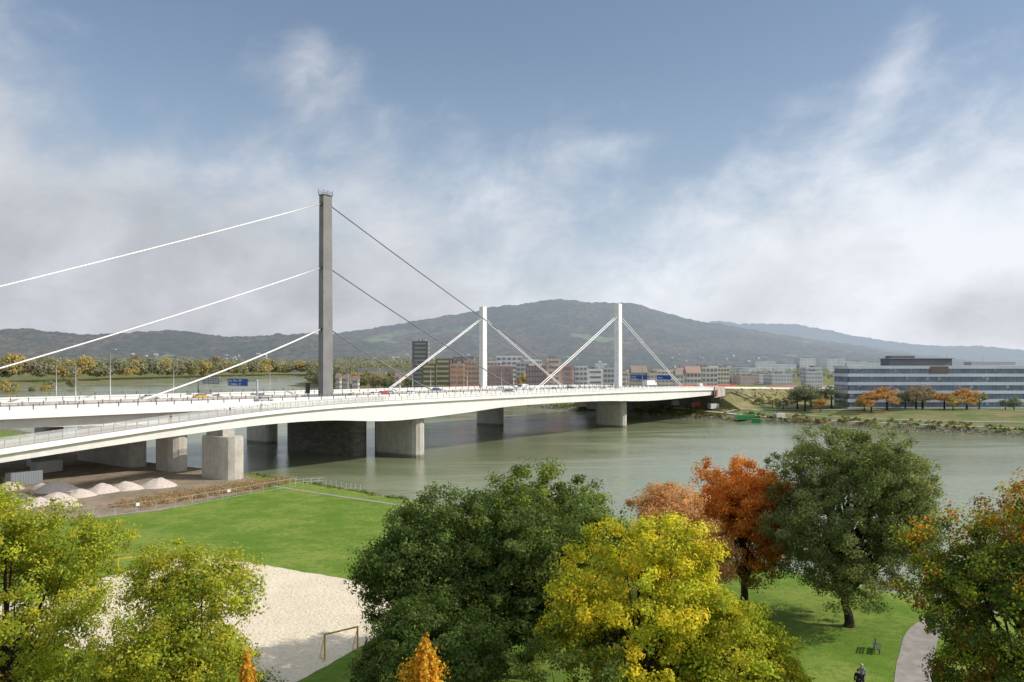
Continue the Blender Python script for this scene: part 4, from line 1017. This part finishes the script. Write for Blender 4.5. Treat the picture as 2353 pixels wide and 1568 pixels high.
def person(x,y,z,rz,lab,jack,trou,hair,stride=.25,sc=1.,grp=None):
    e=empty('person',(x,y,z),rz,label=lab,category='person',group=grp)
    s=stride
    J=dict(pel=(0,0,.95),wa=(0,0,1.10),ch=(0,.0,1.32),nk=(0,0,1.47),hb=(0,.01,1.54),hd=(0,.02,1.64),ht=(0,.01,1.72),
      sl=(-.18,0,1.40),el=(-.24,-s*.35,1.13),wl=(-.25,-s*.1+.08,.88),hl=(-.25,.10-s*.1,.79),
      sr=(.18,0,1.40),er=(.24,s*.15,1.12),wr=(.25,s*.6,.90),hr=(.25,s*.6+.04,.81),
      pl=(-.09,0,.90),kl=(-.10,s*.75,.50),al=(-.10,s*.9,.09),tl=(-.10,s*.9+.17,.04),
      pr=(.09,0,.90),kr=(.10,-s*.2,.49),ar=(.10,-s*1.05,.11),tr=(.10,-s*1.05+.16,.04))
    def chain(name,keys,edges,rad,mt,root):
        ix={k_:i for i,k_ in enumerate(keys)}
        me=bpy.data.meshes.new(name); me.from_pydata([J[k_] for k_ in keys],[(ix[a],ix[b]) for a,b in edges],[]); me.materials.append(mt)
        o=obj(name,me,e); md=o.modifiers.new('skin','SKIN')
        for i,k_ in enumerate(keys):
            sv=me.skin_vertices[0].data[i]; sv.radius=(rad[k_],rad[k_]); sv.use_root=(k_==root)
        o.modifiers.new('sub','SUBSURF').levels=1; o.modifiers['sub'].render_levels=1; md.use_smooth_shade=True
        return o
    chain('body',list(J),[('pel','wa'),('wa','ch'),('ch','nk'),('nk','hb'),('hb','hd'),('hd','ht'),('ch','sl'),('sl','el'),('el','wl'),('wl','hl'),('ch','sr'),('sr','er'),('er','wr'),('wr','hr'),('pel','pl'),('pl','kl'),('kl','al'),('al','tl'),('pel','pr'),('pr','kr'),('kr','ar'),('ar','tr')],
      dict(pel=.12,wa=.11,ch=.13,nk=.055,hb=.07,hd=.10,ht=.07,sl=.06,el=.042,wl=.03,hl=.035,sr=.06,er=.042,wr=.03,hr=.035,pl=.09,kl=.055,al=.04,tl=.035,pr=.09,kr=.055,ar=.04,tr=.035),SKIN,'pel')
    chain('jacket',['pel','wa','ch','nk','sl','el','wl','sr','er','wr'],[('pel','wa'),('wa','ch'),('ch','nk'),('ch','sl'),('sl','el'),('el','wl'),('ch','sr'),('sr','er'),('er','wr')],
      dict(pel=.155,wa=.14,ch=.155,nk=.07,sl=.085,el=.062,wl=.048,sr=.085,er=.062,wr=.048),jack,'pel')
    chain('trousers',['pel','pl','kl','al','pr','kr','ar'],[('pel','pl'),('pl','kl'),('kl','al'),('pel','pr'),('pr','kr'),('kr','ar')],dict(pel=.14,pl=.115,kl=.078,al=.062,pr=.115,kr=.078,ar=.062),trou,'pel')
    hv_=[];hf_=[]
    n=10
    for k in range(6):
        ph_=k/5*1.75
        for j in range(n): a=2*math.pi*j/n; hv_.append((math.cos(a)*math.sin(ph_)*.112,-.02+math.sin(a)*math.sin(ph_)*.125,1.655+math.cos(ph_)*.115))
    for k in range(5):
        for j in range(n): a=k*n+j;b2=k*n+(j+1)%n; hf_.append((a,a+n,b2+n,b2))
    obj('hair',mesh('hair',hv_,hf_,hair,smooth=True),e)
    obj('nose',B().box((0,.125,1.63),(.025,.04,.04),0,0,.6).me('nose',SKIN),e)
    for sg in(-1,1): obj('ear',B().box((sg*.108,.0,1.635),(.02,.04,.06)).me('ear',SKIN),e)
DK=mat('dark_cloth',(.02,.022,.03),None,5,.9); JN=mat('denim',(.05,.07,.12),None,5,.9); WT=mat('light_cloth',(.55,.55,.55),None,5,.9); HR=mat('brown_hair',(.05,.03,.02),None,5,.8); HG=mat('grey_hair',(.45,.42,.38),None,5,.8)
person(26.0,59.2,3.0,math.radians(160),'grey-haired person in grey jacket walking on the lawn',mat('grey_cloth',(.22,.24,.27),None,5,.9),DK,HG)
person(25.3,58.2,3.0,math.radians(150),'person in dark clothes walking on the lawn',DK,DK,HR)
def onfoot(i,q,off,lab,j,t_,h,rz=0):
    p=fc[i].lerp(fc[i+1],q)+fr[i][1]*off
    person(p.x,p.y,p.z+.02,AR-math.pi/2+rz,lab,j,t_,h,grp='people crossing the footbridge')
onfoot(58,.5,.6,'person in dark jacket walking on the footbridge',DK,JN,HR)
onfoot(55,.6,.4,'person in dark clothes walking on the footbridge',DK,DK,HR)
onfoot(53,.5,.8,'person in light jacket walking on the footbridge',WT,JN,HR,math.pi)
onfoot(53,.2,-.2,'person in dark jacket beside another on the footbridge',DK,DK,HR,math.pi)

def container(x,y,z,rz,m,lab,L=6.,Wd=2.4,H=2.5):
    e=empty('container',(x,y,z),rz,label=lab,category='container')
    b=B(); b.box((0,0,H/2),(L,Wd,H))
    for k in range(int(L/.5)): 
        for sg in(-1,1): b.box((-L/2+.3+k*.5,sg*(Wd/2+.02),H/2),(.2,.08,H-.3))
    obj('body',b.me('body',m),e)
    for yy in(-Wd/4,Wd/4): obj('door',B().box((-L/2-.04,yy,H/2),(.07,Wd/2-.1,H-.2)).me('door',GREY),e)
def cont(px_,Y,*a,**k): x_=WX(px_,Y); container(x_,Y,tz(x_,Y),*a,**k)
cont(1712,376,.1,GREENP,'green work boat container on the far bank',L=9,Wd=3,H=2.3)
cont(1738,369,-.3,GREENP,'small green container on the far bank',L=4,Wd=2.4,H=2.0)
cont(1640,402,.5,cm((.6,.6,.6)),'white site container beside the bridge abutment')
cont(1600,408,.2,RED,'red site container beside the bridge abutment',L=4)
cont(1555,416,.2,cm((.4,.41,.42)),'grey site container under the bridge end',L=5)
cont(1790,372,.4,cm((.5,.5,.48)),'pale site container on the far bank',L=5,H=2.2)
container(-112,190,3.,AR,cm((.35,.36,.37)),'grey site container under the bridge')
container(-104,178,3.,AR+.2,cm((.5,.5,.5)),'white site container under the bridge')
container(-98,160,3.,AR+.1,cm((.2,.22,.25)),'dark site container beside gravel piles')
for i,(px_,Y) in enumerate(((1858,358),(1893,352),(1840,362))):
    x_=WX(px_,Y); b=B()
    for k in range(7): b.tube([(-2.5+.1*k,(k%4)*.35,.2+(k//4)*.32),(2.5,(k%4)*.35+.1,.2+(k//4)*.32)],.16,6)
    obj('pipe_stack',b.me('pipe_stack',mat('rust%d'%i,(.30,.10,.06),(.22,.09,.06),1,.8)),None,(x_,Y,tz(x_,Y)),.4,label='stack of rusty red pipes on the far bank',category='pipes',group='pipe stacks on the bank')
